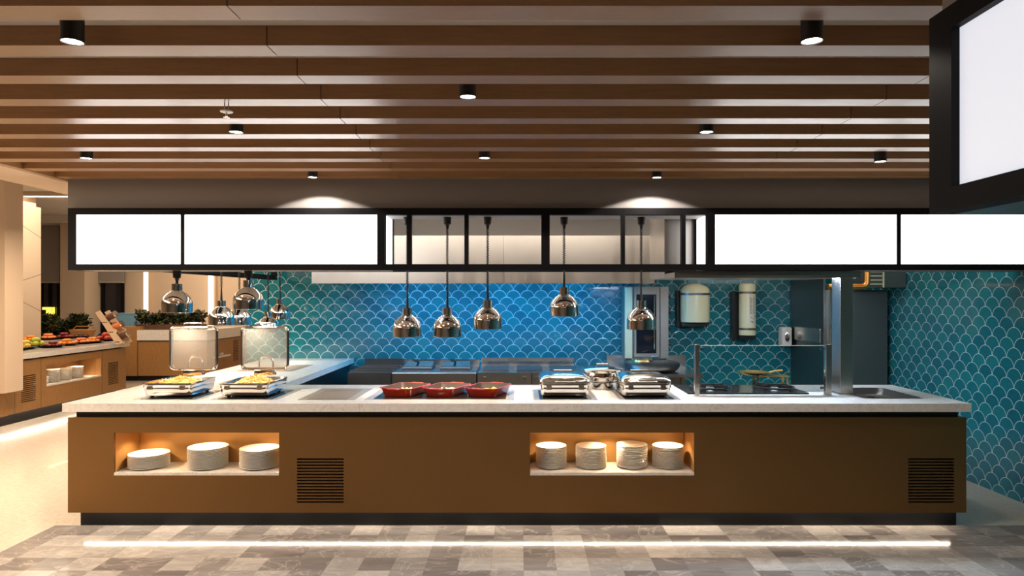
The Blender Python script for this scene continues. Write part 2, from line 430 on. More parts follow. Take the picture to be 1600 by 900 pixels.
yl = MB().box(X(67, 15.12), X(80, 15.12), 15.10, 15.13, Z(484, 15.1), Z(480, 15.1)).box(X(73, 15.12), X(80, 15.12), 15.10, 15.13, Z(497, 15.1), Z(484.5, 15.1)).box(X(82.5, 15.12), X(85, 15.12), 15.10, 15.13, Z(493, 15.1), Z(480, 15.1))
tag(yl.build('lit_sign', M['yellowlit']), 'yellow lit sign glowing in the dark narrow window', 'sign')
struct(MB().box(X(94, 14.6), X(132, 14.6), 14.6, 15.2, 0, 3.26).build('wall_column', M['beige']))
struct(MB().box(X(17, 11.3), X(64, 11.9), 11.3, 11.9, 0, 3.23).build('wall_pillar', M['groove']))
struct(MB().box(X(5, 11.2), X(53, 11.8), 11.25, 11.85, 3.23, 3.5).build('wall_pillar_head', M['beige']))
struct(MB().box(-9.0, X(7.5, 8.2), 8.2, 8.5, .47, 3.45).build('wall_pier', M['beige']))
# cove light along the coffer (a recessed glowing slot)
cv = thing('cove_light', 'warm glowing cove light slot in the raised dining ceiling', 'ceiling light', (-6.5, 11.3, 3.38))
MB().box(-2.6, 2.5, 0, .35, .0, .03).build('diffuser', M['cove'], cv)
MB().box(-2.65, 2.5, -.04, 0, -.03, .04).build('lip', M['beige'], cv)
for i, (a, b) in enumerate(((225, 236), (326, 338))):
    yy = WF - .06
    t = thing('wall_light_strip', ('vertical glowing light strip on beige wall above the middle of the planter', 'vertical glowing light strip on beige wall nearer the blue tiles')[i], 'wall light', (X((a+b)/2, yy), yy, .9), group='vertical light strips on the beige wall')
    w = X(b, yy) - X(a, yy)
    MB().box(-w/2, w/2*.6, -.02, .03, 0, 2.3).build('diffuser', M['cove'], t)
    MB().box(w/2*.6, w/2, -.05, .06, 0, 2.3).build('side_fin', M['birch'], t)

# ------------------------------------------------------------------ light box sign across the counter
YS = 5.05; ZB = Z(422, YS); ZT = Z(325, YS); DS = .38
sg = thing('illuminated_fascia', 'long black framed light box fascia spanning above the buffet counter', 'light box', (0, YS, ZB))
XL = X(106, YS); XR = 4.0; H = ZT - ZB
hb = .045; ht = .05
fr = MB()
fr.box(XL, XR, 0, .06, 0, hb).box(XL, XR, 0, .06, H-ht, H)
fr.box(XL, XR, DS-.05, DS, 0, hb*.5).box(XL, XR, DS-.05, DS, H-ht*.6, H)
for a, b in ((106, 118), (282, 287.5), (589, 601), (1105.5, 1117.5), (1402, 1408)):
    fr.box(X(a, YS), X(b, YS), 0, .06, hb, H-ht)
    fr.box(X(a, YS), X(b, YS), DS-.05, DS, hb*.5, H-ht*.6)
fr.box(XR-.03, XR, 0, DS, 0, H); fr.box(XL, XL+.02, .06, DS-.05, 0, H)
fr.build('frame', M['black'], sg)
for a, b in ((635.5, 642.5), (725.5, 731.8), (846, 859), (970.8, 976.8), (1065, 1071.5)):
    MB().box(X(a, YS), X(b, YS), 0, .05, hb, H-ht).build('mullion', M['black'], sg)
for a, b in ((118, 282), (287.5, 589), (1117.5, 1402), (1408, 0)):
    x1 = X(b, YS) if b else XR-.03
    MB().box(X(a, YS), x1, .012, .03, hb, H-ht).build('light_panel', M['panel'], sg)
    MB().box(X(a, YS), x1, DS-.03, DS-.015, hb*.5, H-ht*.6).build('added_rear_glow_panel', M['panelb'], sg)  # unseen rear glow added to brighten the kitchen side
for u in (X(601, YS) - .02, X(1105.5, YS)+.005):
    MB().box(u, u+.015, .06, DS-.05, hb, H-ht).build('end_light_panel', M['panelb'], sg)
MB().box(XL+.02, X(601, YS), .03, DS-.03, .002, .012).build('underside_panel', M['greywall'], sg)
MB().box(X(1105.5, YS), XR-.03, .03, DS-.03, .002, .012).build('underside_panel', M['greywall'], sg)
MB().box(X(595, YS), X(1111, YS), .05, DS-.05, H-.045, H-.03).build('top_panel', M['greywall'], sg)
# wing rail over the side counter
wg = thing('lamp_rail', 'black rail over the side counter carrying the four rear heat lamps', 'rail', (-2.93, 5.43, 1.85))
MB().box(-.035, .0, 0, 2.6, 0, .055).build('lower_bar', M['black'], wg)
MB().box(-.035, .015, 2.56, 2.62, 0, .75).build('end_post', M['black'], wg)
MB().box(-.035, .33, 0, 2.6, .40, .43).build('top_panel', M['black'], wg)

# hanging light box running beside the camera
YE = 1.67; XE = X(1452, YE)
hx = thing('hanging_light_box', 'large black framed hanging light box with cool white screen at the near corner', 'light box', (XE, 0, ZB))
zt2 = Z(30, YE) - ZB; y0 = -3.2
f2 = MB().box(0, .06, y0, YE, 0, .055).box(0, .06, y0, YE, zt2-.055, zt2).box(0, .06, YE-.06, YE, .055, zt2-.055).box(0, .06, y0, y0+.06, .055, zt2-.055)
f2.build('frame', M['black'], hx)
f3 = MB().box(.0, .05, YE-.085, YE-.06, .055, zt2-.055); f3.build('inner_frame', M['black'], hx)
MB().box(.02, .03, y0+.06, YE-.085, .055, zt2-.055).build('light_panel', M['panelc'], hx)
MB().box(.06, .9, y0, YE, .0, .02).build('underside_panel', M['steeld'], hx)
MB().box(.06, .9, YE-.03, YE, .02, zt2).build('end_panel', M['black'], hx)
struct(MB().box(XE+.02, XE+.9, y0, YE-.02, ZB+zt2, ZC+.01).build('wall_hanging_soffit', M['soffit']))

# ------------------------------------------------------------------ main buffet counter
YC = 4.69; ZK = .9; YB = 5.70
CX0, CX1 = X(97, YC), X(1518, YC)
sink = (2.53, 2.955, 4.93, 5.50)
wt = grid_panel(MB(), 'z', CX0, CX1, YC, YB, ZK-.058, ZK, [sink]).build('worktop', M['quartz'])
tag(wt, 'long white quartz worktop on the bronze buffet counter', 'worktop')
YP = 4.72; BX0, BX1 = X(106, YP), X(1510, YP)
cab = thing('buffet_cabinet', 'long bronze buffet counter with two lit plate niches and louvred vents', 'counter', (0, YP, 0))
zt3, zb3 = Z(653, YP), Z(801, YP)
n1 = (X(178, YP), X(436, YP), Z(743, YP), Z(676, YP)); n2 = (X(828, YP), X(1085, YP), Z(743, YP), Z(676, YP))
holes = [n1, n2]; vents = []
for a, b in ((464, 537), (1419, 1491)):
    for i in range(15):
        zz = Z(717.5 + i*4.78, YP); holes.append((X(a, YP), X(b, YP), zz-.0062, zz+.0062))
grid_panel(MB(), 'x', BX0, BX1, zb3, zt3, 0, .02, holes).build('front_panel', M['bronze'], cab)
body = MB().box(BX0, BX0+.02, .02, .95, zb3, zt3).box(BX1-.02, BX1, .02, .95, zb3, zt3).box(BX0+.02, BX1-.02, .93, .95, zb3, zt3)
body.box(BX0+.02, BX1-.02, .02, .93, zb3, zb3+.018)
body.build('carcass', M['bronze'], cab)
MB().box(BX0+.03, BX1-.03, .045, .9, zt3, ZK-.058).build('shadow_gap', M['dark'], cab)
MB().box(BX0, BX1, .0, .045, zt3-.0, zt3+.003).build('top_lip', M['bronze'], cab)
for a, b in ((464, 537), (1419, 1491)):
    MB().box(X(a, YP)-.01, X(b, YP)+.01, .05, .06, Z(790, YP), Z(712, YP)).build('vent_backing', M['dark'], cab)
MB().box(X(126, 4.84), X(1494, 4.84), .12, .86, 0, zb3).build('plinth', M['kick'], cab)
MB().box(BX0+.05, BX1-.05, .104, .108, zb3-.004, zb3-.001).build('led_strip', M['led'], cab)
for (a, b, c, d) in (n1, n2):
    nm = MB()
    nm.quad((a, .02, d), (b, .02, d), (b, .31, d), (a, .31, d)); nm.quad((a, .31, c), (b, .31, c), (b, .31, d), (a, .31, d))
    nm.quad((a, .02, c), (a, .31, c), (a, .31, d), (a, .02, d)); nm.quad((b, .02, c), (b, .31, c), (b, .31, d), (b, .02, d))
    nm.quad((a, .02, c), (b, .02, c), (b, .31, c), (a, .31, c))
    no = nm.build('niche_lining', M['brassin'], cab)
    MB().box(a+.002, b-.002, -.002, .305, c+.001, c+.021).build('shelf', M['quartz'], cab)
    MB().box(a+.1, b-.1, .03, .045, d-.006, d-.002).build('niche_led_strip', M['ledn'], cab)
    for fx in (.12, .5, .88):
        u = a + (b-a)*fx
        light('niche_spot', 'SPOT', (u, .15, d-.008), 5.0, (1, .72, .42), angle=120, blend=.6, radius=.01, parent=cab)
# plates
def plate_mesh(R):
    mb = MB(); mb.lathe([(0, .003), (R*.55, .003), (R*.57, 0), (R*.61, 0), (R*.62, .003), (R*.97, .0125), (R, .0150), (R*.985, .0165), (R*.95, .0150), (R*.66, .0065), (0, .0065)], n=48, cap=False)
    bmesh.ops.remove_doubles(mb.b, verts=mb.b.verts, dist=1e-5)
    o = mb.build('plate', M['ceramic'], smooth=True); return o
def stack(src, used, x, y, z, n, pitch, lab, group):
    for i in range(n):
        if not used: o = src; used.append(1)
        else: o = src.copy(); COL.objects.link(o)
        o.location = (x + random.uniform(-.0015, .0015), y + random.uniform(-.0015, .0015), z + i*pitch)
        tag(o, ('top plate of ' if i == n-1 else 'plate within ') + lab, 'plate', group)
zs = Z(743, YP) + .0215
big = plate_mesh(.1375); ub = []
for px, n, lab in ((233, 10, 'the lowest stack of large plates, by the lit niche end'), (325, 15, 'the tallest stack of large plates, mid niche'), (405.5, 14, 'the large plate stack against the niche end near the vent')):
    stack(big, ub, X(px, 4.88), 4.88, zs, n, .0096, lab, 'large plates in the niche beside the louvred vent')
sm = plate_mesh(.1115); us_ = []
for px, n, lab in ((861.6, 15, 'the small plate stack at the unlit end of the four-stack niche'), (923.4, 15, 'the small plate stack second of four'), (987.4, 16, 'the tallest of the four small plate stacks'), (1043.3, 15, 'the small plate stack under the bright end of its niche')):
    stack(sm, us_, X(px, 4.88), 4.88, zs, n, .0101, lab, 'small plates in the four-stack niche')

# side (return) counter
RX0, RX1 = -3.08, -2.03
rw = MB().box(RX0, RX1, YB+.001, WB-.005, ZK-.058, ZK).build('worktop', M['quartz'])
tag(rw, 'white quartz worktop running back to the blue tiles behind the open chafing dishes', 'worktop')
sc_ = thing('side_cabinet', 'dark steel cabinet under the white worktop that runs back to the tiles', 'counter', (0, YB, 0))
MB().box(RX0+.08, RX1-.05, .26, 2.48, .1, ZK-.058).build('body', M['steeld'], sc_)
MB().box(RX0+.12, RX1-.1, .28, 2.45, 0, .1).build('plinth', M['kick'], sc_)

# hobs let into the tops
def hob(name, x0, x1, y0, y1, lab, mats=('hobf', 'hob'), b=(.04, .04, .02, .05), z=ZK):
    t = thing(name, lab, 'hob', ((x0+x1)/2, (y0+y1)/2, z)); w = (x1-x0)/2; d = (y1-y0)/2
    MB().box(-w, w, -d, d, -.004, .0015).build('trim', M[mats[0]], t)
    MB().box(-w+b[0], w-b[1], -d+b[2], d-b[3], .0012, .003).build('glass', M[mats[1]], t)
    return t
hob('induction_hob', -2.80, -2.32, 4.86, 5.40, 'black glass hob under the open chafing dish of noodles')
hob('induction_hob', -2.24, -1.76, 4.86, 5.40, 'black glass hob under the open chafing dish of pasta pieces')
hob('induction_hob', -1.61, -1.20, 4.86, 5.47, 'empty taupe hob beside the pasta dish', ('hobf', 'hobs'), (.06, .06, .02, .1))
hob('induction_hob', -1.13, -.045, 4.87, 5.42, 'wide black hob under the three red trays', ('hobf', 'hob'), (.06, .06, .02, .02))
hob('induction_hob', .10, .56, 4.86, 5.40, 'black glass hob under the closed chafing dish nearest the red trays')
hob('induction_hob', .72, 1.16, 4.86, 5.40, 'black glass hob under the closed chafing dish nearest the glass screen')
hob('induction_hob', -2.87, -2.28, 6.72, 7.40, 'taupe hob let into the side worktop behind the lids', ('hobf', 'hobs'), (.03, .03, .03, .03))
# sink
sk = thing('sink', 'steel basin sunk in the worktop beside the steel post', 'sink', ((sink[0]+sink[1])/2, (sink[2]+sink[3])/2, ZK))
w, d = (sink[1]-sink[0]), (sink[3]-sink[2])
mb = MB(); mb.loft([(.002, w+.02, d+.02, .03), (.003, w, d, .04), (-.02, w-.02, d-.02, .05), (-.045, w-.06, d-.06, .06)], capa=False); mb.build('basin', M['steeld'], sk, True)
MB().lathe([(0, 0), (.03, 0), (.035, .004), (.0, .006)], (.02, .08, -.045)).build('drain', M['chrome'], sk, True)

# ------------------------------------------------------------------ chafing dishes
def dish_body(t, open_):
    mb = MB()
    mb.loft([(.009, .325, .385, .03), (.013, .345, .405, .035), (.034, .354, .414, .035), (.062, .356, .416, .035)])
    mb.build('base', M['chrome'], t, True)
    ft = MB()
    for sx in (-1, 1):
        for sy in (-1, 1): ft.lathe([(.012, 0), (.014, .012)], (sx*.13, sy*.16, 0), 12)
    ft.build('feet', M['blackp'], t, True)
    mb = MB()
    secs = [(.062, .355, .415, .035), (.068, .364, .424, .035), (.092, .366, .426, .035), (.096, .376, .436, .038), (.104, .376, .436, .038)]
    if open_: secs += [(.105, .350, .410, .03), (.070, .335, .395, .03), (.060, .30, .36, .03)]
    mb.loft(secs); mb.build('food_pan' if open_ else 'pan', M['chrome'], t, True)
    hd = MB(); 
    for sx in (-1, 1): hd.box(sx*.12-.02, sx*.12+.02, -.222, -.208, .058, .086, .003)
    hd.build('clip', M['chrome'], t)
def open_dish(lab, loc, rz):
    t = thing('chafing_dish', lab, 'chafing dish', loc, rz, 'open chafing dishes with raised glass lids'); dish_body(t, True)
    # lid standing open at the rear
    w, h = .37, .335; y = .205; zb = .165
    def rr(w, h, r, n=6, yy=y, z0=zb):
        out = []
        for cx, cz, t0 in ((w/2-r, h-r, 0), (-w/2+r, h-r, PI/2), (-w/2+r, r, PI), (w/2-r, r, 1.5*PI)):
            for i in range(n+1):
                a = t0 + PI/2*i/n; out.append((cx + r*math.cos(a), yy, z0 + cz + r*math.sin(a)))
        return out
    lf = MB(); lf.tube(rr(w, h, .035), .010, 8, True); lf.tube(rr(w-.01, h-.01, .035, yy=y+.025, z0=zb+.005), .006, 8, True)
    lid = lf.build('lid_frame', M['chrome'], t, True)
    g = MB(); pts = rr(w-.02, h-.02, .03, yy=y-.002, z0=zb+.01); pts2 = [(p[0], y+.002, p[2]) for p in pts]
    a = [g.b.verts.new(p) for p in pts]; b = [g.b.verts.new(p) for p in pts2]; n = len(a)
    g.b.faces.new(a); g.b.faces.new(b[::-1])
    for i in range(n): g.b.faces.new((a[i], a[(i+1) % n], b[(i+1) % n], b[i]))
    g.build('lid_glass', M['lidglass'], lid)
    hdl = MB(); hdl.tube([(-.075, y-.005, zb+h), (-.075, y-.005, zb+h+.025), (-.065, y-.005, zb+h+.034), (.065, y-.005, zb+h+.034), (.075, y-.005, zb+h+.025), (.075, y-.005, zb+h)], .0055)
    hdl.build('lid_handle', M['chrome'], lid, True)
    hg = MB(); hg.box(-.08, .07, y-.012, y+.03, .115, zb-.006, .004).tube([(-.085, y+.01, .13), (.085, y+.01, .13)], .012)
    hg.build('hinge', M['chrome'], t, True)
    ha = MB(); ha.tube([(-.055, y+.03, .12), (-.055, y+.032, .21), (-.045, y+.033, .245), (-.02, y+.033, .262), (.02, y+.033, .262), (.045, y+.033, .245), (.055, y+.032, .21), (.055, y+.03, .12)], .008)
    ha.build('lid_prop', M['chrome'], t, True)
    return t
d1 = (X(265, 4.95) - .03, 5.17, ZK+.003); d2 = (X(384, 4.95)-.022, 5.17, ZK+.003)
open_dish('open chafing dish of thin noodles, raised glass lid, nearest the counter end', d1, 0)
open_dish('open chafing dish heaped with short pasta, raised lid before blue tiles', d2, 0)
def pile(name, lab, cat, loc, n, rx, ry, hgt, matk, L, r, curl):
    mb = MB(); rnd = random.Random(n)
    for i in range(n):
        while True:
            a, b = rnd.uniform(-1, 1), rnd.uniform(-1, 1)
            if a*a + b*b < 1: break
        top = hgt * (1 - (a*a+b*b)**1.0) 
        z = rnd.uniform(.2, 1) * top; th = rnd.uniform(0, PI*2); ph = rnd.uniform(-.5, .5)
        c = Vector((a*rx, b*ry, z)); dv = Vector((math.cos(th)*math.cos(ph), math.sin(th)*math.cos(ph), math.sin(ph))); pv = Vector((-math.sin(th), math.cos(th), rnd.uniform(-.3, .6)))
        pts = [c + dv*(s-.5)*L + pv*curl*math.sin(s*PI) for s in (0, .25, .5, .75, 1)]
        mb.tube(pts, r, 5)
    mb.loft([(0, rx*1.9, ry*1.9, rx*.5), (hgt*.35, rx*1.5, ry*1.5, rx*.5), (hgt*.7, rx*.7, ry*.7, rx*.3)])
    o = mb.build(name, M[matk], None, True, loc); tag(o, lab, cat, kind='stuff')
pile('noodles', 'pale yellow noodles lying in the open chafing dish nearest the counter end', 'noodles', (d1[0], d1[1]-.01, ZK+.066), 420, .155, .17, .065, 'pasta', .07, .0022, .02)
pile('pasta', 'heaped short yellow pasta in the second open chafing dish', 'pasta', (d2[0], d2[1]-.01, ZK+.066), 650, .155, .175, .078, 'pasta', .022, .0045, .008)
def closed_dish(lab, loc, rz=0):
    t = thing('chafing_dish', lab, 'chafing dish', loc, rz, 'closed steel chafing dishes'); dish_body(t, False)
    lid = MB().loft([(.105, .376, .436, .038), (.112, .378, .438, .038), (.124, .372, .432, .04), (.138, .352, .412, .05), (.150, .31, .365, .07), (.159, .23, .28, .07), (.164, .13, .17, .06)])
    lo = lid.build('lid', M['satin'], t, True)
    MB().tube([(-.07, -.218, .118), (-.07, -.235, .122), (-.06, -.24, .122), (.06, -.24, .122), (.07, -.235, .122), (.07, -.218, .118)], .006).build('lid_handle', M['chrome'], lo, True)
    MB().box(-.075, .075, .07, .10, .150, .174, .005).build('rear_handle', M['chrome'], lo)
    MB().box(-.08, .08, .212, .235, .09, .14, .004).build('hinge', M['chrome'], t)
closed_dish('closed steel chafing dish, nearest of its kind to the red trays', (X(882.5, 4.95)+.003, 5.17, ZK+.003))
closed_dish('closed steel chafing dish, nearest of its kind to the glass screen', (X(1010.5, 4.95)+.003, 5.17, ZK+.003))
# round dish behind them
rd = thing('round_chafing_dish', 'round steel chafing dish standing behind and between the two closed dishes', 'chafing dish', (X(941, 5.5), 5.5, ZK))
MB().lathe([(.11, 0), (.115, .004), (.115, .05), (.12, .055)], n=40).build('base', M['chrome'], rd, True)
MB().lathe([(.12, .056), (.145, .075), (.150, .095), (.156, .098), (.156, .106), (.148, .108)], n=40).build('pan', M['chrome'], rd, True)
rl = MB().lathe([(.150, .109), (.155, .112), (.150, .135), (.158, .150), (.162, .156), (.15, .160), (.10, .170), (0, .175)], n=40).build('lid', M['chrome'], rd, True)
MB().tube([(-.05, -.0, .172), (-.045, 0, .195), (.045, 0, .195), (.05, 0, .172)], .006).build('lid_handle', M['chrome'], rl, True)

# red trays
def tray(lab, loc, rz):
    t = thing('baking_tray', lab, 'tray', loc, rz, 'red enamel trays on the wide hob')
    mb = MB().loft([(0, .21, .29, .03), (.006, .222, .302, .035), (.055, .255, .335, .04), (.062, .272, .352, .04), (.066, .272, .352, .04), (.066, .252, .332, .035)], capb=False)
    mb.build('shell', M['red'], t, True)
    MB().loft([(.066, .252, .332, .035), (.052, .245, .325, .035), (.012, .21, .29, .03)], capa=False).build('interior', M['redin'], t, True)
    for s in (-1, 1):
        h = MB(); h.tube([(-.05, s*.173, .060), (-.045, s*.197, .062), (.045, s*.197, .062), (.05, s*.173, .060)], .006)
        h.build('handle', M['red'], t, True)
for i, (x, lab) in enumerate(((-.875, 'red enamel tray nearest the empty hob, beige food inside'), (-.56, 'red enamel tray between two others, little food inside'), (-.245, 'red enamel tray of yellow-green food, nearest the closed dishes'))):
    tray(lab, (x, 5.13, ZK+.003), math.radians(-20))
    mb = MB(); rnd = random.Random(i)
    for k in range(70): mb.ball((rnd.gauss(0, .035), rnd.gauss(0, .03), .004+rnd.uniform(0, .022)), rnd.uniform(.006, .011), (1, 1, .7), 8)
    tag(mb.build('food', M[('pasta', 'birch', 'fruit_green')[i]], None, True, (x+.02, 5.14, ZK+.017)), ('beige cooked food in the red tray nearest the empty hob', 'small helping of pale food in the middle red tray', 'yellow-green food in the red tray nearest the closed dishes')[i], 'food', kind='stuff')

# ------------------------------------------------------------------ heat lamps
def heat_lamp(lab, x, y, zb, ztop, group, cup=True):
    t = thing('heat_lamp', lab, 'heat lamp', (x, y, zb), 0, group)
    R = .1122
    mb = MB().lathe([(R-.004, 0), (R, .001), (R, .068), (R*.995, .078), (R*.95, .098), (R*.86, .118), (R*.74, .134), (R*.66, .142), (R*.62, .150), (.052, .158), (.046, .168), (.038, .170), (.038, .224), (.012, .225)], n=56, cap=False)
    mb.build('shade', M['lampchrome'], t, True)
    MB().lathe([(R-.004, 0), (R-.005, .068), (R*.82, .115), (R*.55, .140), (0, .145)], n=40, cap=False).build('reflector', M['white_in'], t, True)
    MB().ball((0, 0, .055), .052, (1, 1, 1.1), 20).build('bulb', M['bulb'], t, True)
    L = ztop - zb
    cd = MB(); cd.tube([(0, 0, .222), (0, 0, .27), (0, 0, .35)], [.011, .009, .006], 8)
    z0 = .35; z1 = L - .05
    if z1 - z0 > .03:
        n = int((z1-z0)/.0135); pts = []
        for i in range(n*8+1):
            a = 2*PI*i/8; pts.append((.0105*math.cos(a), .0105*math.sin(a), z0 + (z1-z0)*i/(n*8)))
        cd.tube(pts, .0023, 5)
    cd.tube([(0, 0, min(z0, z1)), (0, 0, L-.03)], .003, 6)
    cd.build('cord', M['blackp'], t, True)
    MB().lathe([(.008, L-.095), (.012, L-.075), (.016, L-.06), (.027, L-.055), (.031, L-.005), (.031, L)], n=24).build('ceiling_cup', M['blackp'], t, True)
    light('heat_spot', 'SPOT', (0, 0, -.012), HEAT_W, (1, .82, .60), angle=140, blend=1.0, radius=.04, parent=t)
G1 = 'chrome heat lamps over the main counter'
YL = YS + .19; ZTOP = ZT - .046
for px, yb, lab in ((276.5, 488.5, 'chrome heat lamp hanging over the open dish of noodles'), (388, 483, 'chrome heat lamp hanging over the open dish of short pasta'),
                    (636.5, 526, 'low chrome heat lamp over the red tray nearest the empty hob'), (699, 526, 'low chrome heat lamp over the middle red tray'),
                    (762, 514, 'chrome heat lamp over the red tray nearest the closed dishes'), (881.5, 494, 'highest chrome heat lamp before the blue tiles, over a closed dish'),
                    (1002, 514.5, 'chrome heat lamp hanging before the upright oven')):
    left = px < 600
    heat_lamp(lab, X(px, YL), YL, Z(yb, YL), ZTOP if not left else ZB+.002, G1)
G2 = 'chrome heat lamps over the side counter'
for px, y, yb, lab in ((346, 6.17, 508, 'rear chrome heat lamp nearest the main counter on the side rail'), (374, 6.60, 507.5, 'rear chrome heat lamp second along the side rail'),
                       (419, 7.28, 519.5, 'lowest rear chrome heat lamp, seen through the open glass lid'), (437.5, 7.62, 498.5, 'rear chrome heat lamp farthest along the rail, nearest the tiles')):
    heat_lamp(lab, X(px, y), y, Z(yb, y), 2.25, G2)

# ------------------------------------------------------------------ downlights
def downlight(lab, px, y, pyb):
    zb = Z(pyb, y); t = thing('ceiling_downlight', lab, 'ceiling light', (X(px, y), y, zb), 0, 'black cylinder downlights on the slatted ceiling')
    Hh = ZC + .0712 - zb
    MB().lathe([(.031, .008), (.033, 0), (.036, 0), (.036, Hh), (0, Hh)], n=32, cap=False).build('housing', M['blackp'], t, True)
    MB().lathe([(0, .004), (.033, .004)], n=32, cap=False).build('lens', M['bulb'], t)
    light('down_spot', 'SPOT', (0, 0, -.004), DOWN_W, NEUT, angle=138, blend=.12, radius=.02, parent=t)
G3 = 2.058 + .3234 + .215
def gy(n): return 2.058 + .3234*(n-1) + .1065 + .108
for px, g, pyb, lab in ((113, 1, 66, 'largest downlight, beside the open dining room'), (1268.5, 1, 65, 'large downlight beside the hanging light box'),
                        (731, 3, 152, 'downlight alone near the ceiling centre'), (369, 5, 207, 'downlight just behind the ceiling sprinkler'),
                        (1104, 5, 207, 'downlight in the same row as the sprinkler one, over the right counter'), (135, 7, 248, 'downlight near the wood edge trim of the ceiling'),
                        (757, 7, 247.5, 'small downlight over the middle of the counter'), (1375.5, 7, 253, 'downlight beside the lower corner of the hanging light box'),
                        (488.5, 9, 277.5, 'small downlight washing the grey fascia above the long light panel'), (1026.5, 9, 278, 'small downlight washing the grey fascia above the open frames')):
    y = gy(g); downlight('black cylinder ' + lab if len(lab) < 60 else lab, px, y, pyb)
for px, y in ((-1.8, .0), (0, -1.0), (-2.4, -2.2), (0, -3.2)):  # unseen downlights added behind the camera for bounce light
    t = thing('ceiling_downlight', 'added black cylinder downlight, unseen behind the viewpoint', 'ceiling light', (px, 2.058-.3234*round((2.058-y)/.3234)+.2145, ZC-.03), 0, 'black cylinder downlights on the slatted ceiling')
    MB().lathe([(.031, .008), (.033, 0), (.036, 0), (.036, .1), (0, .1)], n=32, cap=False).build('housing', M['blackp'], t, True)
    MB().lathe([(0, .004), (.033, .004)], n=32, cap=False).build('lens', M['bulb'], t)
    light('down_spot', 'SPOT', (0, 0, -.004), DOWN_W, NEUT, angle=138, blend=.12, radius=.02, parent=t)
# sprinkler
y = 2.058 + .3234*3 + .06
t = thing('ceiling_sprinkler', 'white ceiling sprinkler with round plate on a wood beam', 'sprinkler', (X(354, y), y, ZC))
MB().tube([(-.009, 0, 0), (-.009, 0, -.035)], .0025).tube([(.009, 0, 0), (.009, 0, -.035)], .0025).build('bracket', M['whitepl'], t)
MB().lathe([(0, -.034), (.028, -.036), (.028, -.041), (0, -.043)], n=24, cap=False).build('plate', M['whitepl'], t, True)
MB().tube([(0, 0, -.042), (0, 0, -.062)], .005).lathe([(0, -.064), (.014, -.066), (0, -.068)], n=12, cap=False).build('sprinkler_head', M['chrome'], t)

# ------------------------------------------------------------------ glass screen, post and cooktop
YG = 5.08
g = thing('sneeze_guard', 'low glass screen on steel posts in front of the cooktop', 'glass screen', (0, YG, ZK))
for a, b in ((1085, 1092), (1289, 1298)): MB().box(X(a, YG), X(b, YG), -.02, .02, 0, Z(538, YG)-ZK, .002).build('post', M['steel'], g)
MB().box(X(1094, YG), X(1288, YG), -.004, .004, .03, Z(540.5, YG)-ZK).build('glass_pane', M['glass'], g)
MB().box(X(1094, YG), X(1288, YG), -.004, .004, Z(540.5, YG)-ZK, Z(540.5, YG)-ZK+.006).build('edge_highlight', M['edge'], g)  # pale opaque bar painting the highlight along the top of the pane
cl = MB()
for px in (1094, 1282): 
    for pz in (545, 606): cl.box(X(px, YG), X(px+6, YG), -.009, .009, Z(pz+1.5, YG)-ZK, Z(pz-1.5, YG)-ZK)
cl.build('clamps', M['chrome'], g)
py_ = 5.10
ps = thing('steel_post', 'tall square steel post standing on the worktop beside the sink', 'post', (X(1323, py_), py_+.07, ZK))
pw = (X(1333, py_)-X(1313, py_))/2
MB().box(-pw, pw, -.07, .07, 0.01, 1.79-ZK, .003).build('shaft', M['steel'], ps)
MB().box(-pw-.01, pw+.02, -.08, .08, 0, .01).build('foot_plate', M['steel'], ps)
ck = thing('gas_cooktop', 'black two-burner cooktop let into the worktop behind the glass screen', 'cooktop', (1.75, 5.36, ZK))
MB().box(-.47, .46, -.22, .26, 0, .012, .004).build('base', M['hob'], ck)
for sx in (-.24, .27):
    bn = MB().lathe([(0, .03), (.03, .03), (.045, .022), (.05, .012)], (sx, 0, 0), 24, cap=False).build('burner', M['chrome'], ck, True)
    gr = MB()
    for a in range(4):
        c, s_ = math.cos(a*PI/2+.6), math.sin(a*PI/2+.6)
        gr.prism([(sx+c*.05-s_*.008, s_*.05+c*.008), (sx+c*.05+s_*.008, s_*.05-c*.008), (sx+c*.15+s_*.012, s_*.15-c*.012), (sx+c*.15-s_*.012, s_*.15+c*.012)], .012, .048)
    gr.tube([(sx+.15*math.cos(q*PI/8), .15*math.sin(q*PI/8), .03) for q in range(16)], .008, 6, True)
    gr.build('pan_support', M['blackp'], ck)
st = thing('pan_stand', 'low metal stand behind the cooktop carrying a brass pan', 'stand', (X(1203, 5.66)+.0, 5.6, ZK))
MB().box(-.15, .12, -.06, .06, .085, .095).build('top_plate', M['brass'], st)
for sx in (-.14, .10):
    for sy in (-.05, .05): MB().box(sx-.008, sx+.008, sy-.008, sy+.008, 0, .085).build('leg', M['brass'], st)
pn = thing('frying_pan', 'shallow brass pan resting on the low stand behind the cooktop', 'pan', (X(1178, 5.6), 5.6, ZK+.095))
MB().lathe([(0, 0), (.085, 0), (.13, .025), (.132, .027), (.125, .025), (.083, .004), (0, .004)], n=36, cap=False).build('bowl', M['brass'], pn, True)
MB().tube([(.125, 0, .022), (.2, .01, .035), (.24, .012, .037)], [.008, .007, .009]).build('handle', M['brass'], pn, True)

